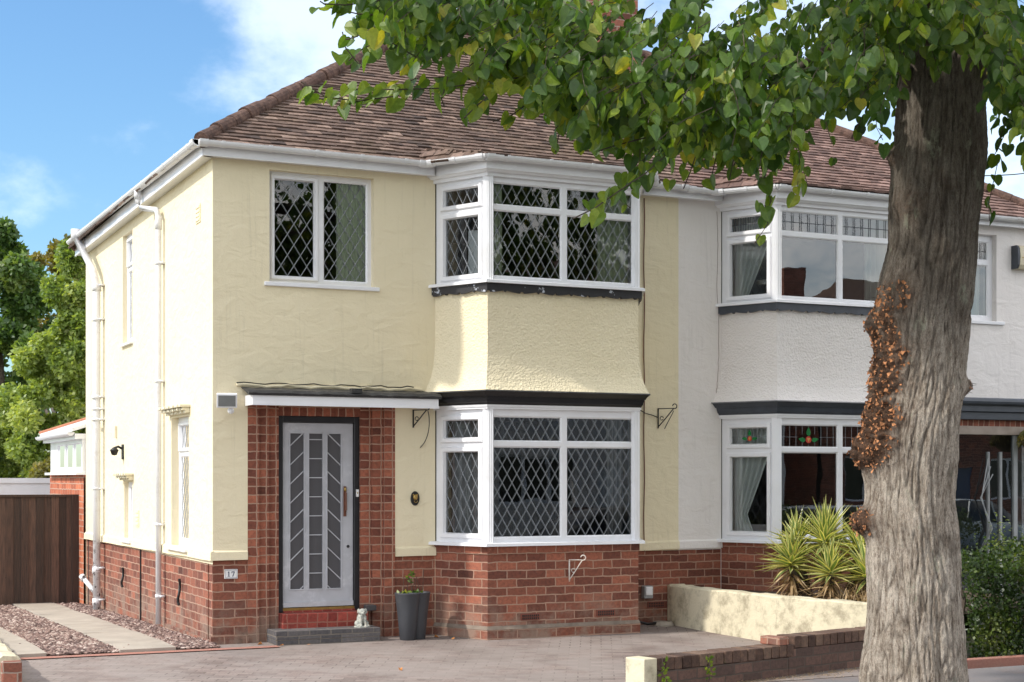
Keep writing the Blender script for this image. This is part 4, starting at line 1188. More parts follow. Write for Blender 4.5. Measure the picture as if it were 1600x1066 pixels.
mb = MB(); pts = [(.25 + 2.0 * i / 26, -.022, 2.757 + .008 * math.sin(i * 1.3) + .005 * math.sin(i * 3.1)) for i in range(27)]
mb.tube(pts, .006, 5); mb.build('cracked_joint', 'black_iron', CN)
# chimney on the party line
mb = MB(); mb.box(5.16, 1.78, 6.3, 6.12, 2.62, 8.75); mb.box(5.11, 1.73, 8.75, 6.17, 2.67, 8.92)
CH = mb.build('chimney', 'brick_chimney', RA)
mb = MB(); mb.poly([(5.08, 1.55, roofz(1.55) + .045), (6.20, 1.55, roofz(1.55) + .045), (6.20, 1.785, roofz(1.78) + .06), (5.08, 1.785, roofz(1.78) + .06)]); mb.box(5.08, 1.755, roofz(1.78), 6.20, 1.785, roofz(1.78) + .10)
mb.build('flashing', 'mirror_white', CH)
for xx in (5.38, 5.88):
    mb = MB(); mb.lathe((xx, 2.2, 8.92), [(.13, 0), (.12, .1), (.115, .38), (.14, .40), (.14, .45), (.10, .45), (.10, .1)], 14); mb.build('chimney_pot', 'terracotta', CH, smooth=True)

# interior things seen through the glass
def curtain(label, p, q, z0, z1, mat, folds=5, amp=.035, tie=None, grp=None, name='curtain'):
    p, q = Vector(p), Vector(q); U = (q - p); ln = U.length; U.normalize(); N = Vector((U.y, -U.x, 0))
    mb = MB(); nu, nv = folds * 8, 18; g = []
    for j in range(nv + 1):
        v = j / nv; z = z1 + (z0 - z1) * v; row = []
        for i in range(nu + 1):
            u = i / nu
            x = u * ln
            am = amp
            if tie:      # gathered towards the p side at height fraction tie
                k = max(0, 1 - abs(v - tie) / max(tie, .01)) if v < tie else max(.62, 1 - (v - tie) * 1.2)
                k = k ** 1.3
                x = u * ln * (1 - .80 * k) + .10 * k * u
                am = amp * (1 - .5 * k)
            row.append(mb.vert(p + U * x + N * (am * math.sin(u * folds * 2 * math.pi + .4 * math.sin(v * 3))) + Z * z))
        g.append(row)
    for j in range(nv):
        for i in range(nu): mb.face([g[j][i], g[j][i + 1], g[j + 1][i + 1], g[j + 1][i]])
    return tag(mb.build(name, mat, smooth=True), label, 'curtain', grp)
curtain('pale green pleated curtain in the right half of the window above the front door', (1.40, .135, 0), (1.79, .13, 0), 3.83, 5.06, 'blind_fabric', 7, .012)
curtain('narrow pale green curtain at the left end of the leaded upper bay window', (2.93, -.60, 0), (3.06, -.60, 0), 3.9, 5.05, 'blind_fabric', 3, .02)
curtain('wide pale green curtain at the right end of the leaded upper bay window', (4.24, -.59, 0), (4.64, -.59, 0), 3.9, 5.05, 'blind_fabric', 6, .025)
curtain('grey curtain behind the narrow leaded side light of the ground floor bay', (2.72, -.02, 0), (3.0, -.47, 0), 1.0, 2.5, 'curtain_grey', 5, .03)
curtain('grey curtain hanging at the right end of the leaded ground floor bay', (4.40, -.52, 0), (4.62, -.50, 0), 1.0, 2.5, 'curtain_grey', 4, .03)
CG = 'cream tied curtains of the white house'
curtain('cream tied-back curtain in the ground floor side light of the white house', (6.43, .03, 0), (6.78, -.44, 0), .98, 2.45, 'curtain_cream', 6, .03, tie=.78)
curtain('cream tied-back curtain in the upstairs side light of the white house', (6.43, .03, 0), (6.78, -.44, 0), 3.85, 4.98, 'curtain_cream', 6, .03, tie=.92)
curtain('cream curtain at the right of the upstairs bay of the white house, beside the trunk', (8.0, -.54, 0), (8.38, -.50, 0), 3.85, 4.98, 'curtain_cream', 5, .03)
curtain('cream curtain in the small upstairs window right of the trunk', (10.0, .20, 0), (10.50, .22, 0), 3.80, 4.98, 'curtain_cream', 6, .03)
mb = MB(); mb.frame(Vector((2.86, -.13, 4.02)), Vector((.42, -.42, 0)).normalized() * 1.0, Vector((.7, .7, 0)), Vector((.0, .0, 1)), .34, .03, .50)
mo = tag(mb.build('dressing_mirror', 'mirror_white', bevel=.006), 'white panel standing tilted behind the upstairs side light of the yellow house', 'mirror')
# ------------------------------------------------------------------ fittings on the houses
fl = empty('floodlight', (.14, 0, 2.60), 'white square security floodlight with a round sensor on the left end of the door canopy', 'floodlight')
mb = MB(); c = Vector((.10, -.20, 2.565)); U = Vector((1, -.25, 0)).normalized(); N = Vector((-.25, -1, -.35)).normalized(); V = U.cross(N).normalized()
if V.z < 0: V = -V
mb.frame(c - U * .105 - V * .075 - N * .0, U, N, V, .21, .045, .15); mb.frame(c - U * .07 - V * .05 - N * .05, U, N, V, .14, .05, .10)
mb.box(.12, -.16, 2.60, .16, .0, 2.64)
mb.build('housing', 'upvc_white', fl, bevel=.006)
mb = MB(); mb.frame(c - U * .088 - V * .058 + N * .046, U, N, V, .176, .003, .116); mb.build('lens', 'flood_lens', fl)
mb = MB(); mb.ellipsoid((.155, -.15, 2.455), (.036, .036, .036)); mb.tube([(.155, -.15, 2.46), (.155, -.14, 2.56)], .016, 8); mb.build('sensor', 'upvc_white', fl, smooth=True)

sg = empty('house_number_sign', (.195, .0, .74), 'small white enamel house number plate reading 17 on the brick plinth left of the door', 'sign')
mb = MB(); mb.box(.125, -.006, .690, .265, .011, .790); mb.build('plate', 'number_white', sg, bevel=.002)
mb = MB(); yq = -.0072
for i in range(12):
    x = .130 + .130 * (i + .1) / 12
    for z_ in (.6945, .7815): mb.box(x, yq, z_, x + .006, yq + .001, z_ + .004)
for q in ((.133, .701, .257, .7025), (.133, .7775, .257, .779), (.133, .701, .1345, .779), (.2555, .701, .257, .779)): mb.box(q[0], yq, q[1], q[2], yq + .001, q[3])
mb.build('border', 'number_blue', sg)
mb = MB(); yq = -.008
mb.box(.166, yq, .716, .175, yq + .0015, .766); mb.box(.158, yq, .713, .183, yq + .0015, .7175)
mb.prism([(.158, yq, .754), (.166, yq, .757), (.166, yq, .766), (.163, yq, .764)], (0, .0015, 0))
mb.box(.199, yq, .757, .232, yq + .0015, .766); mb.box(.199, yq, .748, .203, yq + .0015, .760)
mb.prism([(.224, yq, .757), (.232, yq, .757), (.217, yq, .713), (.207, yq, .713)], (0, .0015, 0))
mb.build('digits', 'number_blue', sg)

mb = MB(); cx_, cz_ = 2.27, 1.525
pl = empty('wall_plaque', (cx_, 0, cz_), 'small dark oval lion head plaque on the yellow wall between door and bay', 'plaque')
n = 24
ring0 = [(cx_ + .052 * math.cos(q * 2 * math.pi / n), 0, cz_ + .080 * math.sin(q * 2 * math.pi / n)) for q in range(n)]
mb.prism(ring0, (0, -.018, 0)); mb.build('back_plate', 'black_iron', pl, bevel=.004)
mb = MB(); mb.ellipsoid((cx_, -.022, cz_ + .012), (.028, .018, .034)); mb.ellipsoid((cx_, -.040, cz_ + .0), (.011, .012, .014)); mb.ellipsoid((cx_ - .012, -.036, cz_ + .020), (.005, .004, .005)); mb.ellipsoid((cx_ + .012, -.036, cz_ + .020), (.005, .004, .005))
mb.ellipsoid((cx_ - .022, -.02, cz_ + .04), (.010, .008, .010)); mb.ellipsoid((cx_ + .022, -.02, cz_ + .04), (.010, .008, .010))
mb.tube([(cx_ + .020 * math.cos(t), -.036, cz_ - .025 + .020 * math.sin(t)) for t in [math.pi + math.pi * i / 8 for i in range(9)]], .004, 6)
mb.build('lion_face', 'brass', pl, smooth=True)

def hook_bracket(loc, label, mat='black_iron', h=.20, l=.20, cable=None, name='hanging_bracket', grp='wrought iron hanging basket brackets', yaw=-35):
    e = empty(name, loc, label, 'bracket', grp)
    o = Vector(loc); D = Vector((math.sin(R(-yaw)) * 1.0, -math.cos(R(yaw)), 0))
    mb = MB(); mb.tube([o + Vector((0, -.008, 0)), o + Vector((0, -.008, -h))], .009, 6)
    mb.tube([o + Vector((0, -.01, -.005)), o + D * l * .9 + Z * -.005], .006, 6)
    pts = [o + Vector((0, -.012, -h * .92)), o + D * l * .45 + Z * (-h * .50), o + D * l * .88 + Z * (-.01)]
    c = o + D * l * .95 + Z * .02
    pts += [c + D * (.028 * math.cos(t)) + Z * (.028 * math.sin(t)) for t in [-1.2 + 4.2 * i / 9 for i in range(10)]]
    mb.tube(pts, .0065, 6)
    c2 = o + D * .05 + Z * (-h * .5)
    mb.tube([c2 + D * (.022 * math.cos(t)) + Z * (.022 * math.sin(t)) for t in [i * .7 for i in range(9)]], .005, 5)
    mb.build('bracket_arm', mat, e, smooth=True)
    if cable:
        mb = MB(); mb.tube([Vector(p) for p in cable], .005, 6); mb.build('cable', 'black_iron', e, smooth=True)
    return e
def curve_pts(p0, p1, p2, p3, n=14):
    res = []
    for i in range(n + 1):
        t = i / n; res.append(Vector(p0) * (1 - t) ** 3 + Vector(p1) * 3 * t * (1 - t) ** 2 + Vector(p2) * 3 * t * t * (1 - t) + Vector(p3) * t ** 3)
    return res
hook_bracket((2.25, 0, 2.51), 'black scrolled bracket with a loose dangling wire, between the door canopy and the bay', cable=curve_pts((2.36, -.17, 2.49), (2.42, -.10, 2.40), (2.44, -.03, 2.18), (2.33, -.012, 2.09)))
hook_bracket((5.385, 0, 2.585), 'black scrolled bracket with a short wire, right of the bay near the party line', h=.24, l=.23, cable=curve_pts((5.50, -.17, 2.55), (5.52, -.10, 2.50), (5.50, -.03, 2.42), (5.47, -.012, 2.34)))
hook_bracket((3.83, -.712, .848), 'peeling white bracket with rust, screwed to the brick base of the bay', mat='rusty_white', h=.245, l=.17, yaw=-50)

e = empty('coach_lantern', (0, 4.86, 2.12), 'small dark wall lantern on the yellow side wall above the little window', 'lantern')
mb = MB(); mb.box(-.02, 4.82, 2.00, 0, 4.90, 2.20); mb.tube([(-.01, 4.86, 2.14), (-.07, 4.86, 2.17), (-.12, 4.86, 2.15)], .016, 8); mb.build('bracket_arm', 'black_iron', e)
mb = MB(); mb.lathe((-.12, 4.86, 2.06), [(.0, .10), (.02, .10), (.06, .06), (.055, .055), (.035, 0), (0, -.01)], 10); mb.build('lamp_shade', 'black_iron', e, smooth=True)

e = empty('alarm_box', (10.97, 0, 4.71), 'cream burglar alarm box high on the pinkish white wall at the right edge', 'alarm box')
mb = MB(); prof = [(-.0, 0), (-.10, .0), (-.13, .05), (-.14, .16), (-.13, .27), (-.10, .31), (0, .31)]
mb.prism([(10.90, y_, 4.56 + z_) for y_, z_ in prof], (.28, 0, 0)); mb.build('cover', 'alarm_cream', e, bevel=.006)
mb = MB(); mb.prism([(10.865, y_ * .96, 4.56 + z_) for y_, z_ in prof], (.033, 0, 0)); mb.build('side_panel', 'grey_blue_paint', e)
mb = MB(); mb.box(10.92, -.142, 4.70, 11.15, -.1385, 4.708); mb.build('trim', 'brass', e)

# hairline cracks in the render
for lab_h, pts_ in ((HB, [(6.215, 5.0), (6.225, 4.6), (6.21, 4.1), (6.235, 3.75), (6.24, 3.3), (6.22, 2.95), (6.20, 2.72)]), ):
    mb = MB(); P3 = []; rr = random.Random(int(pts_[0][0] * 100))
    for (xa_, za_), (xb_, zb2) in zip(pts_, pts_[1:]):
        for i in range(5): P3.append((xa_ + (xb_ - xa_) * i / 5 + rr.uniform(-.006, .006), -.001, za_ + (zb2 - za_) * i / 5))
    mb.tube(P3, .0028, 4); mb.build('hairline_crack', 'brown_wood_handle', lab_h, uv=False)
# thin conduit and cables right of the bay
mb = MB(); mb.tube([(5.19 + .006 * math.sin(i * 1.3), -.012, 5.08 - i * .21) for i in range(21)], .007, 5)
tag(mb.build('thin_cable', 'brown_wood_handle', uv=False), 'thin brown cable running down the yellow wall between the bay and the bracket', 'cable')
mb = MB(); mb.tube([(5.055, -.03, .99), (5.06, -.03, .55), (5.09, -.04, .40), (4.98, -.10, .22), (4.99, -.20, .07), (5.12, -.22, .035), (5.32, -.16, .04)], .016, 8)
tag(mb.build('black_cable', 'black_paint', smooth=True), 'thick black cable looping down to the ground at the right side of the bay', 'cable')
mb = MB(); mb.tube([(5.07, -.10, 2.56), (5.2, -.03, 2.52), (5.30, -.02, 2.50), (5.385, -.02, 2.47)], .006, 5)
tag(mb.build('strung_wire', 'black_iron'), 'short black wire strung from the bay frieze to the right hand bracket', 'wire')
e = empty('outdoor_socket', (5.23, 0, .40), 'grey weatherproof socket box on the brick plinth beside the bay', 'socket')
mb = MB(); mb.box(5.16, -.07, .32, 5.28, .01, .47); mb.build('back_box', 'lamp_grey', e, bevel=.01)
mb = MB(); mb.box(5.175, -.085, .36, 5.265, -.068, .46); mb.build('cover', 'upvc_white', e, bevel=.006)
mb = MB(); mb.lathe((5.36, -.16, .0), [(.13, .0), (.13, .02), (.11, .05), (.06, .055), (0, .05)], 16); tag(mb.build('drain_cover', 'concrete'), 'small concrete gully surround on the drive by the party line', 'drain')

# ------------------------------------------------------------------ planter pot
pot = empty('twin_planter', (2.12, -.32, -.01), 'tall charcoal planter of two joined cups with a sparse plant, beside the bay', 'planter')
mb = MB()
for sx in (-.105, .105):
    mb.lathe((2.12 + sx * .62, -.32 + sx * .25, -.008), [(0, 0), (.082, 0), (.088, .01), (.105, .2), (.125, .38), (.142, .50), (.146, .51), (.140, .518), (.132, .505), (.128, .47), (0, .465)], 28)
mb.build('cup', 'pot_charcoal', pot, smooth=True)
mb = MB()
for sx in (-.105, .105): mb.lathe((2.12 + sx * .62, -.32 + sx * .25, .46), [(0, .012), (.06, .018), (.125, .002)], 16)
mb.build('soil', 'soil', pot)
mb = MB(); rr = random.Random(8)
for k in range(46):
    b = Vector((2.12 + rr.uniform(-.17, .10), -.32 + rr.uniform(-.05, .05), .475)); l_ = rr.uniform(.03, .09); d = Vector((rr.uniform(-1, 1), rr.uniform(-1, 1), rr.uniform(.3, 1.6))).normalized(); s_ = d.cross(Vector((rr.random(), rr.random(), .3))).normalized() * l_ * .28
    mb.ct = rr.random(); mb.poly([b, b + d * l_ * .5 + s_, b + d * l_, b + d * l_ * .5 - s_])
for k in range(14):
    b = Vector((2.09 + rr.uniform(-.04, .04), -.32, .66 + rr.uniform(-.07, .05))); d = Vector((rr.uniform(-1, 1), rr.uniform(-.5, .5), rr.uniform(-.2, 1))).normalized(); s_ = d.cross(Y).normalized() * .012
    mb.ct = rr.random(); mb.poly([b, b + d * .025 + s_, b + d * .055, b + d * .025 - s_])
mb.build('leaves', 'lime_leaf', pot, tint=True)
mb = MB()
for k in range(7):
    x_ = 2.02 + .035 * k; mb.tube([(x_, -.32, .47), (x_ + rr.uniform(-.02, .02), -.32, .56), (x_ + rr.uniform(-.05, .05), -.33, .60 + rr.uniform(0, .16))], .003, 4)
mb.build('stem', 'twig_bark', pot)

# ------------------------------------------------------------------ dog statue (one fused body)
DG = Vector((1.565, -.24, .146))
dog = empty('dog_statue', DG, 'small weathered stone dog sitting on the right end of the grey brick step', 'statue')
mb = MB()
def el(x, y, z, a_, b_, c_): mb.ellipsoid(DG + Vector((x, y, z)), (a_, b_, c_), 16, 10)
el(0, .01, .085, .052, .050, .070); el(0, -.012, .115, .042, .036, .045); el(-.048, .005, .040, .030, .050, .034); el(.048, .005, .040, .030, .050, .034)
el(0, -.022, .165, .042, .040, .036); el(0, -.058, .152, .027, .022, .019); el(0, -.074, .160, .010, .008, .008)
el(0, -.052, .140, .020, .018, .010)
for s_ in (-1, 1):
    mb.tube([DG + Vector((s_ * .024, -.035, .12)), DG + Vector((s_ * .024, -.045, .06)), DG + Vector((s_ * .024, -.048, .018))], [.017, .014, .015], 10)
    el(s_ * .024, -.058, .018, .016, .022, .010); el(s_ * .056, -.045, .018, .015, .026, .011)
    el(s_ * .040, -.012, .178, .014, .017, .024); el(s_ * .046, -.022, .163, .012, .010, .018); el(s_ * .015, -.052, .170, .008, .008, .007)
el(-.0, .055, .03, .012, .03, .012)
b_ = mb.build('body', 'statue_stone', dog)
rm = b_.modifiers.new('fuse', 'REMESH'); rm.mode = 'VOXEL'; rm.voxel_size = .0045; rm.use_smooth_shade = True
sm = b_.modifiers.new('soften', 'SMOOTH'); sm.iterations = 3
mb = MB(); mb.lathe(DG + Vector((0, -.01, 0)), [(0, 0), (.088, 0), (.090, .006), (.084, .015), (0, .017)], 18, 1.0, .9); mb.build('base', 'statue_stone', dog, smooth=False)
mb = MB()
for s_ in (-1, 1): mb.ellipsoid(DG + Vector((s_ * .016, -.0595, .171)), (.0045, .003, .004), 8, 6)
mb.ellipsoid(DG + Vector((0, -.081, .160)), (.007, .004, .005), 8, 6)
mb.build('eyes_and_nose', 'black_iron', dog)

# ------------------------------------------------------------------ garden walls
mb = MB()      # curved cream boundary wall between the drives, X grows towards the street
pts = [(5.52, .0), (5.50, -.25), (5.51, -.8), (5.56, -1.5), (5.63, -2.1), (5.76, -2.8), (5.98, -3.4), (6.22, -3.95)]
n_ = 60; rr = random.Random(21)
def pl_at(t):
    t *= len(pts) - 1; i = min(int(t), len(pts) - 2); f = t - i
    def cr(k):
        p0, p1, p2, p3 = [pts[max(0, min(len(pts) - 1, i + q))][k] for q in (-1, 0, 1, 2)]
        return .5 * (2 * p1 + (p2 - p0) * f + (2 * p0 - 5 * p1 + 4 * p2 - p3) * f * f + (3 * p1 - p0 - 3 * p2 + p3) * f ** 3)
    return Vector((cr(0), cr(1), 0))
rings = []
for i in range(n_ + 1):
    p = pl_at(i / n_); d = (pl_at(min(1, (i + 1) / n_)) - pl_at(max(0, (i - 1) / n_))).normalized(); s_ = Vector((-d.y, d.x, 0))   # +X side
    top = .475 + .006 * math.sin(i * .9) + rr.uniform(-.003, .003); w_ = .008 * noise.noise(p * 3)
    rings.append([mb.vert(p - s_ * (.0 + w_) + Z * -.15), mb.vert(p - s_ * w_ + Z * (top - .015)), mb.vert(p + s_ * .018 + Z * top), mb.vert(p + s_ * .20 + Z * top), mb.vert(p + s_ * .22 + Z * (top - .015)), mb.vert(p + s_ * .22 + Z * -.15)])
for A_, B_ in zip(rings, rings[1:]):
    for j in range(5): mb.face([A_[j], B_[j], B_[j + 1], A_[j + 1]])
mb.face(rings[0]); mb.face(rings[-1])
tag(mb.build('boundary_wall', 'painted_wall'), 'low curved cream painted wall dividing the drive from the raised yucca bed', 'wall')
# dark brick front wall with a step up
fw = empty('front_wall', (2.58, -4.4, PAVE_Z), 'low dark brick wall with a step up, along the pavement left of the street tree', 'wall')
def seg(x0, y0, x1, y1, z0, z1, th, mat, name, b=.008, parent=fw):
    mb = MB(); a_, b2 = Vector((x0, y0, 0)), Vector((x1, y1, 0)); d = (b2 - a_); ln = d.length; d.normalize(); s_ = Vector((-d.y, d.x, 0))
    mb.frame(a_ + Z * z0, d, s_, Z, ln, th, z1 - z0); return mb.build(name, mat, parent, bevel=b)
def wy(x): return -4.62 + (x - 2.55) * .245
BR = [2.70, 4.36, 7.4]
seg(2.70, wy(2.70), 4.33, wy(4.33), -.35, .100, .215, 'brick_dark', 'lower_course')
seg(4.33, wy(4.33), 5.75, wy(5.75), -.35, .175, .215, 'brick_dark', 'upper_course')
mb = MB(); d = Vector((1, .245, 0)).normalized(); s_ = Vector((-d.y, d.x, 0)); rr = random.Random(3); x = 2.70
while x < 5.75:
    st = 4.33; w_ = .103
    z0 = .104 if x < st - .02 else .179
    mb.ct = rr.random(); j = rr.uniform(-.006, .006)
    mb.frame(Vector((x, wy(x), z0 + j * .5)) - s_ * (.006 + j), d, s_, Z, w_ - .008, .225, .108)
    x += w_ * d.x
mb.build('coping_brick', 'brick_dark_tint', fw, bevel=.006, tint=True) if 'brick_dark_tint' in MATS else None
COP = mb
seg(2.55, wy(2.55) - .005, 2.698, wy(2.698) - .005, -.35, .215, .235, 'painted_wall', 'painted_end')
seg(4.20, wy(4.20) - .012, 4.325, wy(4.325) - .012, .216, .290, .24, 'brick_header', 'step_brick')
a = NT('brick_dark_tint'); at = a.n('ShaderNodeAttribute'); at.attribute_name = 'tint'; o = a.obj()
cc = a.ramp(at.outputs['Fac'], [(0, (.060, .034, .026)), (.6, (.115, .068, .050)), (1, (.17, .11, .08))])
cc = a.mix(.8, cc, a.ramp(a.noise(o, 22, 6, .75), [(.3, (.5, .5, .5)), (.5, (1, 1, 1)), (.72, (1.8, 1.7, 1.5))]), 'MULTIPLY')
a.base(a.mix(a.rng(a.noise(o, 9, 6, .7), .60, .68, 0, .5), cc, (.12, .13, .045))); a.rough(.95); a.bump(a.noise(o, 60, 4), .6, .01)
COP.build('coping_brick', 'brick_dark_tint', fw, bevel=.006, tint=True)
# low painted wall at the far left of the drive
lw = empty('side_wall', (-2.35, -2.2, 0), 'flaking cream painted low wall end at the bottom left corner of the drive', 'wall')
mb = MB(); rr = random.Random(9); rings = []
for i in range(41):
    y_ = -2.2 + i * .14; zt = .215 + .012 * math.sin(i * 1.3) + .01 * rr.random() + .002 * i; w_ = .012 * noise.noise(Vector((0, y_ * 4, 0)))
    rings.append([mb.vert((-2.21 + w_, y_, -.2)), mb.vert((-2.21 + w_, y_, zt - .03)), mb.vert((-2.25, y_, zt)), mb.vert((-2.36, y_, zt + .01)), mb.vert((-2.40, y_, zt - .02)), mb.vert((-2.40, y_, -.2))])
for A_, B_ in zip(rings, rings[1:]):
    for j in range(5): mb.face([A_[j], B_[j], B_[j + 1], A_[j + 1]])
mb.face(rings[0]); mb.face(rings[-1]); mb.build('painted_face', 'painted_wall', lw)
mb = MB(); mb.box(-2.38, -2.30, -.2, -2.215, -2.205, .19); mb.build('broken_brick_end', 'brick_chimney', lw, bevel=.012)

# raised bed of the white house
mb = MB(); mb.poly([(5.60, 0, .40), (8.9, 0, .40), (8.9, -3.6, .36), (6.2, -3.6, .36), (5.85, -2.4, .40)]); tag(mb.build('flower_bed', 'soil'), kind='structure')

# ------------------------------------------------------------------ yucca
yu = empty('yucca_plant', (6.55, -1.7, .40), 'spiky variegated yucca clump with dead brown lower leaves behind the cream wall', 'plant')
rr = random.Random(31)
def blade(mbg, mbe, base, d, ln, wd, droop, twist=0):
    d = d.normalized(); s_ = d.cross(Z); s_ = (s_ if s_.length > .05 else X).normalized(); up = s_.cross(d).normalized(); s_ = (s_ * math.cos(twist) + up * math.sin(twist)).normalized()
    n_ = 5; prev = None; p = Vector(base); dd = d.copy()
    for i in range(n_ + 1):
        t = i / n_; w_ = wd * (.55 + .45 * math.sin(math.pi * min(1, t * 1.25))) * (1 - t ** 3) + .0008
        nrm = s_.cross(dd).normalized() * w_ * .35
        row = [p - s_ * w_ + nrm, p - s_ * w_ * .55 + nrm * .3, p, p + s_ * w_ * .55 + nrm * .3, p + s_ * w_ + nrm]
        if prev:
            for k in range(4):
                m_ = mbg if k in (1, 2) else mbe
                m_.poly([prev[k], prev[k + 1], row[k + 1], row[k]])
        prev = row; p = p + dd * ln / n_; dd = (dd - Z * droop / n_).normalized()
g_, e_, dd_ = MB(), MB(), MB()
heads = [((6.62, -1.62, .98), 100, .46, 1.0), ((6.25, -1.50, .74), 84, .42, .95), ((6.80, -2.15, .62), 70, .48, 1.0), ((6.98, -1.80, .88), 80, .44, 1.0), ((6.45, -1.95, .66), 60, .40, .95), ((6.42, -1.35, .95), 60, .38, 1.0)]
for (hx, hy, hz), n_, ln, k in heads:
    for i in range(n_):
        az = i * 2.39996; elv = R(88 - 100 * ((i + .5) / n_) ** .8 + rr.uniform(-8, 8)); d = Vector((math.cos(az) * math.cos(elv), math.sin(az) * math.cos(elv), math.sin(elv)))
        g_.ct = rr.random(); e_.ct = rr.random()
        blade(g_, e_, Vector((hx, hy, hz)) + d * .03 + Z * .08 * (1 - i / n_), d, ln * rr.uniform(.75, 1.08) * k, .030 * rr.uniform(.7, 1.2), rr.uniform(.05, .35), rr.uniform(-.4, .4))
    for i in range(95):
        az = rr.uniform(0, 6.28); elv = R(rr.uniform(-65, 5)); d = Vector((math.cos(az) * math.cos(elv), math.sin(az) * math.cos(elv), math.sin(elv)))
        dd_.ct = rr.random(); blade(dd_, dd_, Vector((hx, hy, max(.45, hz - rr.uniform(.02, .3)))), d, rr.uniform(.25, .42), .014, rr.uniform(.1, .5), rr.uniform(-.6, .6))
for i in range(240):      # dry straw tufts at the foot
    b = Vector((rr.uniform(6.4, 7.4), rr.uniform(-2.7, -2.0), .40)); dd_.ct = rr.uniform(.7, 1); blade(dd_, dd_, b, Vector((rr.uniform(-.7, .7), rr.uniform(-.7, .7), 1)), rr.uniform(.12, .3), .004, .8)
g_.build('green_blade', 'yucca_green', yu, tint=True); e_.build('yellow_margin', 'yucca_edge', yu, tint=True); dd_.build('dead_leaf', 'yucca_dead', yu, tint=True)
mb = MB()
for (hx, hy, hz), *_ in heads: mb.tube([(hx * .6 + 6.6 * .4, hy * .6 - 1.7 * .4, .38), (hx, hy, hz)], [.06, .045], 8)
mb.build('stem', 'twig_bark', yu)

# weeds by the front wall
for wx, wl, lab in ((3.28, 'w', 'small green weed growing against the dark front wall'), (2.74, 'x', 'tiny sprig of weed on the painted end of the front wall')):
    mb = MB(); rr = random.Random(int(wx * 100)); b0 = Vector((wx, wy(wx) - .03, PAVE_Z))
    mb2 = MB(); mb2.tube([b0, b0 + Vector((.01, -.02, .12)), b0 + Vector((-.02, -.03, .26 if wl == 'w' else .3))], .003, 4)
    for k in range(26):
        t = rr.uniform(.25, 1); b = b0 + Vector((rr.uniform(-.03, .03), -.03, .27 * t)); d = Vector((rr.uniform(-1, 1), rr.uniform(-.6, .2), rr.uniform(-.2, .8))).normalized(); l_ = rr.uniform(.025, .05); s2 = d.cross(Vector((0, 1, .3))).normalized() * l_ * .35
        mb.ct = rr.uniform(.5, .9); mb.poly([b, b + d * l_ * .45 + s2, b + d * l_, b + d * l_ * .45 - s2])
    wd = empty('weed', b0, lab, 'weed'); mb.build('leaves', 'lime_leaf', wd, tint=True); mb2.build('stem', 'twig_bark', wd)
mb = MB(); rr = random.Random(5)
for k in range(900):
    x_ = rr.uniform(2.9, 5.6); off = abs(rr.gauss(0, .05)) * (1 + 2.2 * math.exp(-((x_ - 4.6) / .5) ** 2)); b = Vector((x_, wy(x_) - .02 - off, PAVE_Z + .002)); a_ = rr.uniform(0, 6.28); d = Vector((math.cos(a_), math.sin(a_), rr.uniform(0, .35))); l_ = rr.uniform(.015, .06)
    mb.ct = rr.random(); mb.poly([b, b + d * l_ + Vector((0, .004, .004)), b + d * l_ * .6 + Vector((0, -.006, .003))])
tag(mb.build('leaf_litter', 'yucca_dead', tint=True), 'dry brown litter and twigs on the pavement along the foot of the dark front wall', 'leaf litter', kind='stuff')
for i, (lx, ly, lab, n_) in enumerate((( .48, -.20, 'orange fallen leaf at the left foot of the surround, nearest the house corner', 1), (.64, -.44, 'curled brown fallen leaf at the front left corner of the grey step', 1), (.92, -.45, 'larger orange brown fallen leaf just in front of the grey step', 1), (2.48, -.55, 'small yellow fallen leaf between the planter and the bay', 1), (2.44, -.30, 'orange fallen leaf tucked behind the planter at the bay foot', 1), (1.15, -2.55, 'lone yellow fallen leaf out on the open paving of the drive', 1))):
    mb = MB(); rr = random.Random(40 + i); s_ = .055
    z_ = gz(lx, ly) + .012; a_ = rr.uniform(0, 6.28)
    out = [(0, 0), (.35, -.3), (.8, -.25), (1, 0), (.8, .28), (.35, .32)]
    vs = [mb.vert((lx + s_ * (u * math.cos(a_) - v * math.sin(a_)), ly + s_ * (u * math.sin(a_) + v * math.cos(a_)), z_ + abs(v) * .05 + .01 * math.sin(u * 5 + i))) for u, v in out]
    mb.face([vs[0], vs[1], vs[2], vs[3]]); mb.face([vs[0], vs[3], vs[4], vs[5]])
    tag(mb.build('fallen_leaf', 'leaf_orange'), lab, 'leaf', 'fallen leaves on the drive')

# ------------------------------------------------------------------ side fence, garage, rear extension
fe = empty('board_fence', (-.02, 8.3, -.2), 'dark stained close board gate and fence across the side passage', 'fence')
mb = MB(); rr = random.Random(6); x = -.10; k = 0
while x > -3.6:
    w_ = .118
    mb.ct = min(1, max(0, rr.gauss(.45, .25))); j = rr.uniform(-.004, .004)
    mb.frame(Vector((x - w_ + .006, 8.27 + j + (.010 if k % 2 else 0), -.17)), X, Y, Z, w_ - .006, .018, 1.63)
    x -= w_ * .94; k += 1
mb.build('board', 'fence_board', fe, tint=True, bevel=.002)
mb = MB(); mb.ct = .3; mb.box(-3.6, 8.25, 1.46, -.02, 8.33, 1.50); mb.box(-3.6, 8.29, .2, -.02, 8.33, .29); mb.box(-3.6, 8.29, 1.2, -.02, 8.33, 1.29); mb.build('rail', 'fence_board', fe, tint=True, bevel=.003)
mb = MB(); mb.ct = .2; mb.box(-.13, 8.24, -.25, -.03, 8.33, 1.50); mb.build('post', 'fence_board', fe, tint=True, bevel=.003)

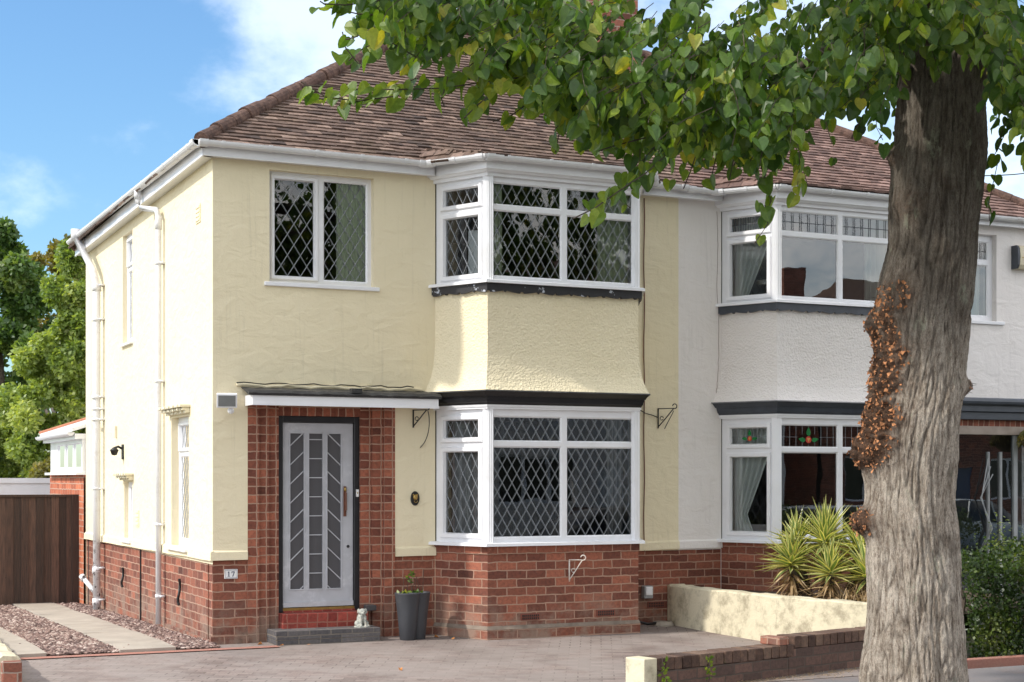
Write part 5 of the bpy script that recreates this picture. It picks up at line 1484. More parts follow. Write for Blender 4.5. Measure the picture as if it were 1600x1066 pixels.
ga = empty('flat_roof_garage', (-2.5, 13.0, -.3), 'low garage with a white fascia and flat roof behind the dark fence', 'garage')
mb = MB(); mb.box(-4.7, 12.5, -.3, .3, 17.5, 1.62); mb.build('wall', 'brick_far', ga)
mb = MB(); mb.box(-4.9, 12.38, 1.42, .42, 12.40, 1.74); mb.box(-4.9, 12.36, 1.66, .42, 12.38, 1.75); mb.box(-4.9, 12.40, 1.70, .42, 17.6, 1.73); mb.build('fascia', 'upvc_white', ga)
mb = MB(); mb.box(-1.9, 12.5, 1.75, -1.6, 12.7, 1.80); mb.build('roof_vent', 'black_iron', ga)

ex = empty('rear_extension', (0, 8.0, -.2), 'orange brick rear extension with white framed glazing and lean-to roof behind the yellow house', 'extension')
mb = MB(); wall_holes(mb, Vector((-.03, 0, 0)), Y, -X, DEPTHY + .01, -.4, 11.0, 1.80, [], t=.2, back_mi=0); mb.box(-.03, 11.0, -.4, 3.8, 11.2, 1.80); mb.box(3.6, DEPTHY + .01, -.4, 3.8, 11.0, 1.8); mb.build('wall', 'brick_far', ex)
window(ex, Vector((-.05, 0, 0)), Y, -X, DEPTHY + .02, 1.84, 11.0, 2.34, [(DEPTHY + .12 + i * .8, 1.92, DEPTHY + .84 + i * .8, 2.27, 0, None) for i in range(4) if DEPTHY + .84 + i * .8 < 11], None, ft=.06, glass_m='glass_clear')
mb = MB(); mb.box(-.14, DEPTHY + .01, 1.80, .05, 11.05, 1.84); mb.box(-.16, DEPTHY + .01, 2.34, .05, 11.1, 2.42); mb.build('sill', 'upvc_white', ex)
mb = MB(); half_pipe(mb, [(-.22, DEPTHY + .01, 2.44), (-.22, 11.2, 2.44)]); mb.build('gutter', 'gutter_white', ex)
mb = MB(); mb.prism([(-.2, DEPTHY + .01, 2.45), (-.2, 11.2, 2.45), (1.9, 11.2, 3.15), (1.9, DEPTHY + .01, 3.15)], (0, 0, .05)); mb.cur = 1; mb.tube([(-.2, 11.22, 2.5), (1.9, 11.22, 3.2)], .04, 8); mb.build('roof', ['upvc_white', 'terracotta'], ex)

# ------------------------------------------------------------------ right: porch of the white house
po = empty('porch', (10.1, 0, 0), 'dark glazed porch with pale posts under the blue grey canopy at the right edge', 'porch')
mb = MB(); mb.box(8.86, -.62, 2.60, 12.0, .0, 2.72); mb.box(8.90, -.58, 2.50, 12.0, .0, 2.60); mb.tube([(8.88, -.64, 2.73), (12.0, -.64, 2.73)], .05, 10); mb.build('canopy', 'grey_blue_paint', po, bevel=.008)
mb = MB(); mb.box(8.95, -.50, 2.42, 11.9, -.44, 2.50); mb.build('lintel', 'brick_soldier', po)
mb = MB(); mb.box(8.95, -.53, 2.31, 11.9, -.46, 2.42); mb.build('beam', 'timber_trim', po, bevel=.006)
rr = random.Random(2)
mb = MB()
for xx, w_, m_ in ((10.02, .022, 0), (10.22, .03, 0), (10.45, .06, 1), (10.78, .05, 0), (10.95, .03, 0), (11.3, .06, 1)): mb.box(xx, -.50, -.1, xx + w_, -.46, 2.31 - .22 * (1 - m_))
mb.build('post', 'lamp_grey', po)
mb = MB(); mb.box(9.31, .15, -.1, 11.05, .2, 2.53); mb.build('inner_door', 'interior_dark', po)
mb = MB(); mb.poly([(9.0, -.47, 0), (11.9, -.47, 0), (11.9, -.47, 2.31), (9.0, -.47, 2.31)]); mb.build('pane', 'glass_clear', po)
mb = MB()
for k in range(3):
    x_ = 10.0 + k * .02; mb.tube([(x_ + .02 * k, -.515, 2.0 - .1 * k), (x_ - .12 - .03 * k, -.53, 1.5), (x_ + .02, -.53, 1.1), (x_ - .15, -.52, .8)], .008, 5)
tag(mb.build('hanging_cable', 'lamp_grey', smooth=True), 'loose grey cables hanging in loops beside the tree trunk in front of the porch', 'cable')
hb = empty('hanging_basket', (10.62, -.72, 2.28), 'mossy brown hanging basket under the porch canopy of the white house', 'basket')
mb = MB(); mb.ellipsoid((10.62, -.72, 2.24), (.20, .20, .15)); b_ = mb.build('basket_liner', 'moss', hb, smooth=True)
mb = MB()
for a_ in range(3): mb.tube([(10.62 + .18 * math.cos(a_ * 2.1), -.72 + .18 * math.sin(a_ * 2.1), 2.30), (10.62, -.72, 2.56)], .004, 4)
mb.build('chain', 'black_iron', hb)
mb = MB(); rr = random.Random(3)
for k in range(260):
    th, ph = rr.uniform(0, 6.28), rr.uniform(0, 1.9); d = Vector((math.sin(ph) * math.cos(th), math.sin(ph) * math.sin(th), math.cos(ph))); b = Vector((10.62, -.72, 2.24)) + Vector((d.x * .2, d.y * .2, d.z * .15)); t_ = d.cross(Vector((rr.random(), rr.random(), rr.random()))).normalized()
    mb.ct = rr.random(); mb.poly([b, b + t_ * .03 + d * .02, b + t_ * .05 + d * .05 - Z * .02, b - d.cross(t_) * .02 + d * .03])
mb.build('trailing_leaves', 'far_leaf_brown', hb, tint=True)

# third house seen over the roof at the right edge
th = empty('gabled_house', (17.0, 13.0, 0), 'far house with a pinkish tiled gable roof at the right edge', 'house')
mb = MB()
gx0, gy0, gz0 = 15.2, 13.5, 6.15
mb.box(gx0 + .2, gy0 + .2, -.3, gx0 + 9, gy0 + 12, gz0)
mb.prism([(gx0 + .2, gy0 + .2, gz0), (gx0 + 9, gy0 + .2, gz0), (gx0 + 4.6, gy0 + .2, gz0 + 2.0)], (0, 11.6, 0)); mb.build('wall', 'render_white', th)
mb = MB(); rr = random.Random(77)
for sgn in (0, 1):
    xd = Y if sgn == 0 else -Y; ud = Vector((1 if sgn == 0 else -1, 0, .46)).normalized(); nr = Vector((-.46 if sgn == 0 else .46, 0, 1)).normalized()
    oo = Vector((gx0 - .1, gy0 - .1, gz0 - .05)) if sgn == 0 else Vector((gx0 + 9.3, gy0 + 12, gz0 - .05))
    tiles(mb, oo, xd, ud, nr, 27, lambda s: (0, 12.1), gauge=.19, wdt=.33, rr=rr, th=.03)
    mb.ct = .5; mb.poly([oo, oo + xd * 12.1, oo + xd * 12.1 + ud * 5.15, oo + ud * 5.15])
mb.build('roof', 'roof_tile_far', th, tint=True)
mb = MB(); hip_caps(mb, (gx0 - .1, gy0 - .12, gz0), (gx0 + 4.6, gy0 - .12, gz0 + 2.17), .10); hip_caps(mb, (gx0 + 9.3, gy0 - .12, gz0), (gx0 + 4.6, gy0 - .12, gz0 + 2.17), .10); mb.build('verge_tile', 'roof_tile_far', th)
mb = MB(); p0, p1 = unproj(1500, 275, 30), unproj(1700, 250, 36); mb.tube([p0.lerp(p1, i / 8) - Z * .12 * math.sin(math.pi * i / 8) for i in range(9)], .012, 5)
tag(mb.build('overhead_wire', 'black_iron'), 'thin overhead wire against the sky at the right edge', 'wire')

# ------------------------------------------------------------------ across the street (seen in the window reflections)
def plain_house(x, y, label, wallm, roofm, grp='houses across the street'):
    h = empty('brick_house', (x, y, 0), label, 'house', grp)
    w2, dp = 5.6, 8
    # faces +Y (towards our houses)
    hs = [(x - 4.6, 3.6, x - 2.2, 4.9), (x + 2.2, 3.6, x + 4.6, 4.9), (x - 4.6, 1.0, x - 2.0, 2.4), (x + 2.0, 1.0, x + 4.6, 2.4), (x - 1.2, 0, x - .3, 2.1), (x + .3, 0, x + 1.2, 2.1)]
    mb = MB(); wall_holes(mb, Vector((0, y, 0)), X, Y, x - w2, -.3, x + w2, 5.1, hs, t=.2)
    mb.cur = 0; mb.box(x - w2, y - dp, -.3, x - w2 + .2, y - .21, 5.1); mb.box(x + w2 - .2, y - dp, -.3, x + w2, y - .21, 5.1)
    mb.build('wall', [wallm, 'interior_dark'], h)
    for a_, b_, c_, d_ in hs[:4]:
        n_ = 3; ww = (c_ - a_) / n_
        f_ = MB(); wall_holes(f_, Vector((0, y - .06, 0)), X, Y, a_, b_, c_, d_, [(a_ + i * ww + .06, b_ + .07, a_ + (i + 1) * ww - .06, d_ - .07) for i in range(n_)], t=.06, back_mi=0); fo = f_.build('window', 'upvc_white', h)
        g = MB(); g.poly([(a_, y - .1, b_), (c_, y - .1, b_), (c_, y - .1, d_), (a_, y - .1, d_)]); g.build('pane', 'car_glass', fo)
    for a_, b_, c_, d_ in hs[4:]:
        g = MB(); g.box(a_, y - .12, b_, c_, y - .06, d_); g.build('door', 'upvc_white' if a_ < x else 'car_blue', h)
    mb = MB(); mb.ct = .5
    A = [(x - w2 - .3, y + .3), (x + w2 + .3, y + .3), (x + w2 + .3, y - dp - .3), (x - w2 - .3, y - dp - .3)]
    r0, r1 = (x - 1.8, y - dp / 2, 9.0), (x + 1.8, y - dp / 2, 9.0)
    A = [(p[0], p[1], 5.1) for p in A]
    mb.poly([A[0], A[1], r1, r0]); mb.poly([A[1], A[2], r1]); mb.poly([A[2], A[3], r0, r1]); mb.poly([A[3], A[0], r0]); mb.poly(A)
    rf = mb.build('roof', roofm, h, tint=True)
    mb = MB(); mb.box(x - 4.5, y - 4.4, 6, x - 3.6, y - 3.6, 9.3); mb.build('chimney', 'brick_chimney', rf)
plain_house(6.5, -27, 'brick and white semi detached house across the street, reflected nearest the yellow bay', 'brick_red', 'roof_tile')
plain_house(19.5, -27, 'pale rendered house across the street, reflected low in the bay windows', 'render_white', 'roof_tile_white_house')
plain_house(32.5, -27.5, 'dark red brick house across the street, farthest to the right in the reflections', 'brick_red', 'roof_tile')
sl_ = empty('street_lamp', (20.2, -15.2, PAVE_Z), 'grey street lamp across the road, reflected in the upstairs window of the white house', 'street lamp')
mb = MB(); mb.tube([(20.2, -15.2, PAVE_Z), (20.2, -15.2, 1.2), (20.2, -15.2, 6.6)], [.09, .07, .045], 10); mb.tube([(20.2, -15.2, 6.6), (20.2, -15.0, 6.85), (20.2, -14.2, 7.0)], .035, 8); mb.build('column', 'lamp_grey', sl_)
mb = MB(); mb.box(20.05, -14.5, 6.93, 20.35, -13.8, 7.05); mb.build('lamp_head', 'lamp_grey', sl_, bevel=.03)

def car(x, y, label, bodym, L=4.2, W=1.74, Hh=1.46, flip=False):
    """hatchback, nose towards +X (or -X when flipped)"""
    z0 = ROAD_Z; c = empty('parked_car', (x, y, z0), label, 'car', 'cars parked in the street')
    sgn = -1 if flip else 1
    def prof_belt(t): return .62 + .30 * math.sin(math.pi * min(1, (t * 1.05 + .02))) ** .35
    st = [(-.5, .52, .36, .78), (-.485, .82, .26, .90), (-.43, .86, .22, .97), (-.25, .87, .20, .98), (0, .87, .20, .96), (.22, .87, .20, .93), (.33, .86, .20, .86), (.42, .84, .22, .78), (.48, .76, .26, .68), (.5, .55, .34, .58)]
    mb = MB(); rings = []
    for t, hw, zl, zh in st:
        ring = []
        for q in range(16):
            a_ = 2 * math.pi * (q + .5) / 16; cs, sn = math.cos(a_), math.sin(a_)
            yy = hw * W / 1.74 * math.copysign(abs(cs) ** .35, cs); zz = (zl + zh) / 2 + (zh - zl) / 2 * math.copysign(abs(sn) ** .45, sn)
            ring.append(mb.vert((x + sgn * t * L, y + yy, z0 + zz)))
        rings.append(ring)
    for A_, B_ in zip(rings, rings[1:]):
        for q in range(16): mb.face([A_[q], A_[(q + 1) % 16], B_[(q + 1) % 16], B_[q]])
    mb.face(rings[0]); mb.face(rings[-1]); body = mb.build('body', bodym, c, smooth=True)
    gs = [(-.475, .70, .92, .95), (-.40, .68, .92, 1.32), (-.33, .64, .92, 1.43), (-.1, .63, .92, Hh), (.10, .63, .90, 1.43), (.17, .66, .88, 1.28), (.30, .72, .84, .90)]
    mb = MB(); rings = []
    for t, hw, zl, zh in gs:
        rings.append([mb.vert((x + sgn * t * L, y + hw * 1.12, z0 + zl)), mb.vert((x + sgn * t * L, y + hw, z0 + zh - .03)), mb.vert((x + sgn * t * L, y + hw * .8, z0 + zh)), mb.vert((x + sgn * t * L, y - hw * .8, z0 + zh)), mb.vert((x + sgn * t * L, y - hw, z0 + zh - .03)), mb.vert((x + sgn * t * L, y - hw * 1.12, z0 + zl))])
    for i, (A_, B_) in enumerate(zip(rings, rings[1:])):
        for q in range(5):
            mb.cur = 1 if (q in (1, 2, 3) and i in (2, 3)) else 0
            mb.face([A_[q], A_[q + 1], B_[q + 1], B_[q]])
    mb.cur = 0; mb.face(rings[0]); mb.face(rings[-1]); mb.build('cabin', ['car_glass', bodym], c, smooth=True)
    mb = MB()
    for t in (-.40, -.10, .12):
        for s_ in (-1, 1): mb.tube([(x + sgn * t * L, y + s_ * .76, z0 + .92), (x + sgn * (t + (.04 if t < 0 else -.03)) * L, y + s_ * .65, z0 + 1.40)], .025, 6)
    mb.build('pillar', bodym, c)
    for t in (-.31, .31):
        for s_ in (-1, 1):
            mb = MB(); mb.tube([(x + sgn * t * L, y + s_ * (W / 2 - .20), z0 + .32), (x + sgn * t * L, y + s_ * (W / 2 + .01), z0 + .32)], .32, 24); wh = mb.build('wheel', 'tyre', c)
            mb = MB(); mb.tube([(x + sgn * t * L, y + s_ * (W / 2 - .05), z0 + .32), (x + sgn * t * L, y + s_ * (W / 2 + .022), z0 + .32)], .20, 16); mb.build('rim', 'chrome', wh)
    for s_ in (-1, 1):
        mb = MB(); mb.box(*(sorted((x - sgn * .482 * L - .03, x - sgn * .482 * L + .03))[0], y + s_ * .66 - .13, z0 + .74), *(sorted((x - sgn * .482 * L - .03, x - sgn * .482 * L + .03))[1], y + s_ * .66 + .13, z0 + .90)); mb.build('tail_lamp', 'tail_lamp', c, bevel=.02)
        mb = MB(); mb.box(x + sgn * .485 * L - .04, y + s_ * .58 - .15, z0 + .58, x + sgn * .485 * L + .04, y + s_ * .58 + .15, z0 + .70); mb.build('headlight', 'chrome', c, bevel=.02)
    mb = MB(); xr = x - sgn * .502 * L; mb.box(xr - .012, y - .26, z0 + .52, xr + .012, y + .26, z0 + .63); mb.build('number_plate', 'plate_yellow', c)
car(13.6, -8.4, 'pale blue silver hatchback parked by the near kerb, reflected in the white house bay', 'car_silver')
car(8.6, -8.4, 'black hatchback parked by the near kerb, reflected in the yellow house bay', 'car_black', flip=True)
car(14.6, -13.6, 'dark blue car parked on the far side of the road', 'car_blue')
car(21.0, -13.6, 'silver car parked on the far side of the road behind the blue one', 'car_silver')
# ------------------------------------------------------------------ foliage
rl = random.Random(99)
LEAF = [(0, 0), (.16, -.06), (.38, -.03), (.50, .22), (.47, .52), (.30, .80), (.08, 1.0)]
def lime_leaf(mb, p, tip, nrm, size, tint):
    """heart shaped leaf with a folded midrib; tip direction and normal given"""
    tip = tip.normalized(); s_ = tip.cross(nrm)
    if s_.length < 1e-3: s_ = tip.cross(X)
    s_.normalize(); n = s_.cross(tip).normalized()
    cup = rl.uniform(.08, .60); bend = rl.uniform(-.10, .50); hv = rl.uniform(.02, .10); curl = rl.gauss(0, .25)
    mb.ct = tint
    def P_(u, v): return p + (s_ * u + tip * v + n * (abs(u) * cup - bend * v * v + curl * u * v)) * size
    mid = [mb.vert(P_(0, .05)), mb.vert(P_(0, .45)), mb.vert(P_(0, 1.04))]
    for sg in (1, -1):
        w_ = rl.uniform(.9, 1.08)
        o_ = [mb.vert(P_(sg * u * w_, v)) for u, v in LEAF[1:]]
        mb.ct = min(1, max(0, tint + sg * hv)); mb.face([mid[0], o_[0], o_[1], o_[2], mid[1]]); mb.face([mid[1], o_[2], o_[3], o_[4], o_[5], mid[2]])
def spray(mbl, mbt, base, d, ln, size=.097, step=.048, tb=.45, droop=.5):
    """a hanging shoot with alternate leaves"""
    p = Vector(base); d = d.normalized(); n = max(3, int(ln / step)); pts = [p.copy()]; side = rl.choice((-1, 1))
    for i in range(n):
        d = (d + Vector((rl.gauss(0, .10), rl.gauss(0, .10), -droop / n + rl.gauss(0, .06)))).normalized()
        p = p + d * step; pts.append(p.copy()); side = -side
        h = d.cross(Z); h = (h if h.length > .1 else X).normalized()
        tip = (d * rl.uniform(.1, .7) + h * side * rl.uniform(.5, 1.1) - Z * rl.uniform(.25, 1.3)).normalized()
        nrm = Vector((rl.gauss(-.25, .7), rl.gauss(-.1, .7), 1.0))
        lime_leaf(mbl, p + tip * .025, tip, nrm, size * rl.uniform(.62, 1.15), min(1, max(0, rl.gauss(tb, .17))))
    mbt.tube(pts[::2] + [pts[-1]], .0028, 3, cap=False)

# ------------------------------------------------------------------ the street tree
TX, TY = 4.03, -6.30
TREE = empty('lime_tree', (TX, TY, PAVE_Z), 'large lime tree on the pavement with a leaning burred trunk and drooping leafy branches', 'tree')
LAT = Vector((.9070946, -.4209268, 0)); DEP = Vector((.4209268, .9070946, 0))
S = 12.2 / 2413     # metres per photo pixel at the trunk
prof = [(1110, 1433, 178), (1066, 1432.5, 163), (1010, 1432, 156), (950, 1431, 148), (850, 1430, 142), (780, 1428, 141), (700, 1430, 140), (600, 1441, 138), (520, 1444, 142), (450, 1450, 145), (380, 1462, 140), (300, 1468, 142), (230, 1473, 142), (150, 1474, 142), (90, 1474, 148), (40, 1474, 166), (0, 1472, 190)]
def tr(y):
    for (y0, c0, w0), (y1, c1, w1) in zip(prof, prof[1:]):
        if y <= y0 and y >= y1:
            t = (y0 - y) / (y0 - y1); t = t * t * (3 - 2 * t) * .5 + t * .5; return c0 + (c1 - c0) * t, w0 + (w1 - w0) * t
    return (prof[0][1], prof[0][2]) if y > prof[0][0] else (prof[-1][1], prof[-1][2])
# burrs: (photo y, angle from camera-left, radius px, height px)
BUR = [(705, 12, 26, 42, 1), (655, 20, 16, 45, 1), (600, 22, 14, 40, .9), (560, 28, 12, 40, .9), (510, 10, 20, 34, .7), (470, 30, 9, 40, .6), (815, 4, 30, 30, 1), (605, 176, 16, 20, .5), (248, 6, 12, 22, .35), (330, 40, 6, 30, .3), (130, 150, 8, 30, .2)]
mb = MB(); NA, NZ = 300, 560; zt_, zb_ = 0, 1112
vals = []; grv = []
for j in range(NZ + 1):
    py = zb_ + (zt_ - zb_) * j / NZ; cpx, wpx = tr(py); z = 1.752 + (747 - py) * S
    c = Vector((TX, TY, 0)) + LAT * ((cpx - 1432) * S); r0 = wpx * .5 * S * .985
    for i in range(NA):
        th = 2 * math.pi * i / NA
        # th=0 camera-left, pi/2 towards the camera
        dirv_ = -LAT * math.cos(th) - DEP * math.sin(th)
        q = Vector((math.cos(th) * r0, math.sin(th) * r0, z))
        warp = noise.noise(Vector((q.x * 2, q.y * 2, z * .9))) * .10
        v1 = noise.noise(Vector(((q.x + warp * .5) * 21, (q.y + warp * .5) * 21, z * 2.3)))
        v2 = noise.noise(Vector(((q.x + warp) * 46, (q.y - warp) * 46, z * 9)))
        v1 = abs(v1) ** .7 * 1.1; ridge = min(1.0, v1 * 2.6) * .015 + (1 - abs(v2) * 2) * .010 + .03 * noise.noise(Vector((q.x * 5, q.y * 5, z * 2.2)))
        r = r0 * (1 + .012 * math.sin(2 * th + z) + .02 * noise.noise(Vector((q.x * 1.5, q.y * 1.5, z * .7)))) - .022 + ridge
        # root flare
        if py > 1000: r += (py - 1000) / 110 * .03 * (.5 + .5 * math.sin(5 * th + 1))
        bv = 0
        for by, bd, bh, bs, bc in BUR:
            da = (math.degrees(th) - bd + 180) % 360 - 180
            g2 = (py - by) ** 2 / (bs * .62) ** 2 + (da / (bs * .72)) ** 2
            if g2 < 7:
                g = math.exp(-g2 * .9); lump = noise.noise(q * 16) * .5 + noise.noise(q * 40) * .35
                r += bh * S * g * (1 + .5 * lump) + .018 * min(1, g * 2) * lump * bc; bv = max(bv, min(1, g * 2.2) * bc)
        # mottled burr growth runs up the left front
        if py < 740 and py > 440:
            da = (math.degrees(th) - 28 + 180) % 360 - 180
            g = math.exp(-(da / 30) ** 2) * min(1, (740 - py) / 40) * min(1, (py - 440) / 90); nn_ = noise.noise(Vector((q.x * 9, q.y * 9, z * 7)))
            if g > .2: r += g * .020 * (noise.noise(q * 22) + .4 * noise.noise(q * 55)); bv = max(bv, min(1, max(0, g * 1.5 + nn_ * .9 - .35)))
        mb.v.append(c + dirv_ * r + Z * z); vals.append(bv); grv.append(max(0, 1 - v1 * 3.2) * (1 - bv))
for j in range(NZ):
    for i in range(NA):
        a0, a1 = j * NA + i, j * NA + (i + 1) % NA; mb.f.append((a0, a1, a1 + NA, a0 + NA)); mb.mi.append(0); mb.t.append(0)
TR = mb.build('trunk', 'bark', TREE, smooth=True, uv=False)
at_ = TR.data.attributes.new('burr', 'FLOAT', 'POINT'); at_.data.foreach_set('value', vals)
at_ = TR.data.attributes.new('groove', 'FLOAT', 'POINT'); at_.data.foreach_set('value', grv)
tv = mb.v
# papery orange shards on the burrs
mb = MB(); cand = [k for k, b in enumerate(vals) if b > .45]
for k in range(1000):
    idx = rl.choice(cand); p = tv[idx]; j = idx // NA; c = Vector((TX, TY, 0)) + LAT * ((tr(zb_ + (zt_ - zb_) * j / NZ)[0] - 1432) * S); n = (Vector((p.x, p.y, 0)) - c).normalized()
    if vals[idx] < rl.random() * .9: continue
    t1 = n.cross(Vector((rl.uniform(-1, 1), rl.uniform(-1, 1), rl.uniform(-1, 1)))).normalized(); d = (n * rl.uniform(.15, .9) + n.cross(t1) * rl.uniform(-1, 1) + Z * rl.uniform(-.5, .3)).normalized()
    l_ = rl.uniform(.008, .034); t2 = n.cross(t1); mb.poly([p - t1 * l_ * .6, p + t1 * l_ * .5 + n * l_ * .3, p + d * l_ * .7 + t1 * l_ * .45, p + d * l_ * 1.0 - t1 * l_ * .2 + t2 * l_ * .3])
tag(mb.build('burr_flakes', 'burr_shard', TREE), kind='stuff')
mb = MB()
for k in range(110):
    idx = rl.choice(cand); p = tv[idx]; j = idx // NA; c = Vector((TX, TY, 0)) + LAT * ((tr(zb_ + (zt_ - zb_) * j / NZ)[0] - 1432) * S); n = (Vector((p.x, p.y, 0)) - c).normalized()
    d = (n + Vector((rl.gauss(0, .5), rl.gauss(0, .5), rl.gauss(0, .5)))).normalized(); mb.tube([p, p + d * rl.uniform(.02, .06)], [.0025, .001], 3)
tag(mb.build('burr_twig', 'twig_bark', TREE), kind='stuff')

# limbs
top = Vector((TX, TY, 0)) + LAT * (42 * S)
def at_trunk(z): return Vector((top.x, top.y, z))
mb = MB()
limbs = []
def limb(pts, r0, r1):
    pts = [Vector(p) for p in pts]
    # subdivide by catmull-rom
    out_ = []
    for i in range(len(pts) - 1):
        p0, p1, p2, p3 = pts[max(0, i - 1)], pts[i], pts[i + 1], pts[min(len(pts) - 1, i + 2)]
        for k in range(6):
            f_ = k / 6; out_.append(.5 * (2 * p1 + (p2 - p0) * f_ + (2 * p0 - 5 * p1 + 4 * p2 - p3) * f_ ** 2 + (3 * p1 - p0 - 3 * p2 + p3) * f_ ** 3))
    out_.append(pts[-1]); n = len(out_)
    rs = [r0 + (r1 - r0) * (i / (n - 1)) ** .8 for i in range(n)]
    mb.tube(out_, rs, 9); limbs.append(out_); return out_
T0 = at_trunk(5.35)
limb([at_trunk(5.1), at_trunk(6.0) + Vector((-.5, .1, 0)), at_trunk(7.4) + Vector((-1.3, -.2, 0)), at_trunk(9.2) + Vector((-1.9, .2, 0))], .30, .05)
limb([at_trunk(5.1), at_trunk(6.1) + Vector((.4, -.2, 0)), at_trunk(7.8) + Vector((1.0, .3, 0)), at_trunk(9.8) + Vector((1.2, .5, 0))], .32, .05)
limb([at_trunk(5.0), at_trunk(5.7) + Vector((.5, .5, 0)), at_trunk(6.3) + Vector((1.9, .9, 0)), at_trunk(6.6) + Vector((3.6, 1.0, 0))], .18, .02)
limb([at_trunk(5.0), at_trunk(5.6) + Vector((-.6, .3, 0)), at_trunk(5.75) + Vector((-2.2, .4, 0)), at_trunk(5.5) + Vector((-3.5, .3, 0)), at_trunk(5.1) + Vector((-4.2, .1, 0))], .15, .012)
limb([at_trunk(4.9), at_trunk(5.5) + Vector((-.5, -.4, 0)), at_trunk(5.6) + Vector((-1.7, -1.0, 0)), at_trunk(5.3) + Vector((-2.9, -1.4, 0)), at_trunk(4.9) + Vector((-3.6, -1.3, 0))], .12, .012)
limb([at_trunk(5.0), at_trunk(5.8) + Vector((-.3, .6, 0)), at_trunk(6.3) + Vector((-1.6, 1.7, 0)), at_trunk(5.9) + Vector((-3.2, 1.9, 0))], .13, .02)
limb([at_trunk(5.0), at_trunk(5.6) + Vector((.2, -.7, 0)), at_trunk(5.9) + Vector((.6, -2.0, 0)), at_trunk(5.6) + Vector((.6, -3.4, 0))], .14, .02)
limb([at_trunk(4.75) + Vector((-.25, 0, 0)), at_trunk(5.0) + Vector((-.55, -.1, 0)), at_trunk(4.95) + Vector((-1.2, -.3, 0)), at_trunk(4.5) + Vector((-1.9, -.5, 0)), at_trunk(3.9) + Vector((-2.3, -.55, 0))], .07, .008)
limb([at_trunk(4.8) + Vector((.3, 0, 0)), at_trunk(5.1) + Vector((.8, -.2, 0)), at_trunk(4.9) + Vector((1.5, -.3, 0)), at_trunk(4.2) + Vector((1.7, -.3, 0))], .07, .008)
mb.build('limb', 'bark_limb', TREE, smooth=True) if 'bark_limb' in MATS else None
LB = mb
a = NT('bark_limb'); o = a.obj()
a.base(a.ramp(a.noise(a.obj((1, 1, .5)), 18, 7, .75), [(.3, (.03, .022, .016)), (.55, (.09, .068, .05)), (.75, (.16, .13, .10))])); a.rough(.95); a.bump(a.noise(o, 40, 5, .7), .8, .015)
LB.build('limb', 'bark_limb', TREE, smooth=True)

# crown. Lower edge of the leaf mass (photo x -> height of the edge) measured in the plane of the tree
EDGE = [(440, -60), (500, -8), (540, 40), (600, 92), (680, 128), (740, 150), (790, 140), (830, 175), (880, 205), (930, 232), (970, 250), (1010, 268), (1060, 258), (1110, 262), (1160, 272), (1210, 262), (1250, 240), (1290, 215), (1340, 190), (1390, 178), (1420, 120), (1445, 95), (1520, 95), (1548, 110), (1575, 170), (1620, 250), (1700, 280), (1800, 300)]
def edge(px):
    for (x0, y0), (x1, y1) in zip(EDGE, EDGE[1:]):
        if x0 <= px <= x1: return y0 + (y1 - y0) * (px - x0) / (x1 - x0)
    return -200
CC = Vector((TX + .2, TY, 7.4)); CR = Vector((5.0, 3.3, 4.3))
mbl, mbt = MB(), MB()
def inside(p):
    q = p - CC; return (q.x / CR.x) ** 2 + (q.y / CR.y) ** 2 + (q.z / CR.z) ** 2 < 1
cnt = 0; tries = 0
while cnt < 1650 and tries < 60000:      # sprays in and just above the view
    tries += 1
    px = rl.uniform(450, 1790); e_y = edge(px)
    py = e_y - 18 - abs(rl.gauss(0, 1)) * 105 - rl.uniform(0, 30)
    if py < -260: continue
    yw = TY + rl.uniform(-1.9, 1.9)
    if px < 1230: yw = TY + (rl.uniform(.7, 1.9) if rl.random() < .55 else rl.uniform(-1.9, -.7))
    if 1395 < px < 1560 and yw < TY - .2 and py > 70: continue
    # looser towards the left tip
    if px < 760 and rl.random() < .40: continue
    if 1230 < px < 1400 and py > 40 and rl.random() < .40: continue
    dpt = depth_at_Y(px, yw); p = unproj(px, py, dpt)
    p.z += .05
    rad = Vector((p.x - TX, (p.y - TY) * .6, 0)); rad = rad.normalized() if rad.length > .1 else Vector((-1, 0, 0))
    if px < 1350: rad = (rad + Vector((-.6, -.1, 0))).normalized()
    ln = rl.uniform(.18, .50)
    spray(mbl, mbt, p - rad * ln * .6 + Z * ln * .3, rad * .8 + Vector((rl.gauss(0, .3), rl.gauss(0, .4), -.35)), ln, tb=.44 if rl.random() < .76 else .68, droop=.7)
    cnt += 1
# individual drooping shoots that stick out of the mass: list of photo points (x,y) and world-Y of the shoot
def shoot(pts, yw, size=.10, tb=.6, dens=2):
    P3 = []
    for px, py in pts: P3.append(unproj(px, py, depth_at_Y(px, yw)))
    for k in range(dens):
        prev = None
        for a_, b_ in zip(P3, P3[1:]):
            m_ = max(1, int((b_ - a_).length / (.066 if k == 0 else .09)))
            for i in range(m_):
                p = a_.lerp(b_, i / m_) + Vector((rl.gauss(0, .02), rl.gauss(0, .10) * (k + .3), rl.gauss(0, .018) + .03 * k)); d = (b_ - a_).normalized(); side = rl.choice((-1, 1)); h = d.cross(Z).normalized() if d.cross(Z).length > .1 else X
                tip = (d * rl.uniform(.2, .9) + h * side * rl.uniform(.1, .8) - Z * rl.uniform(.1, 1.1)).normalized()
                lime_leaf(mbl, p, tip, Vector((rl.gauss(-.3, .5), rl.gauss(-.5, .5), .8)), size * rl.uniform(.6, 1.15), min(1, max(0, rl.gauss(tb, .16))))
    mbt.tube(P3, .004, 4, cap=False)
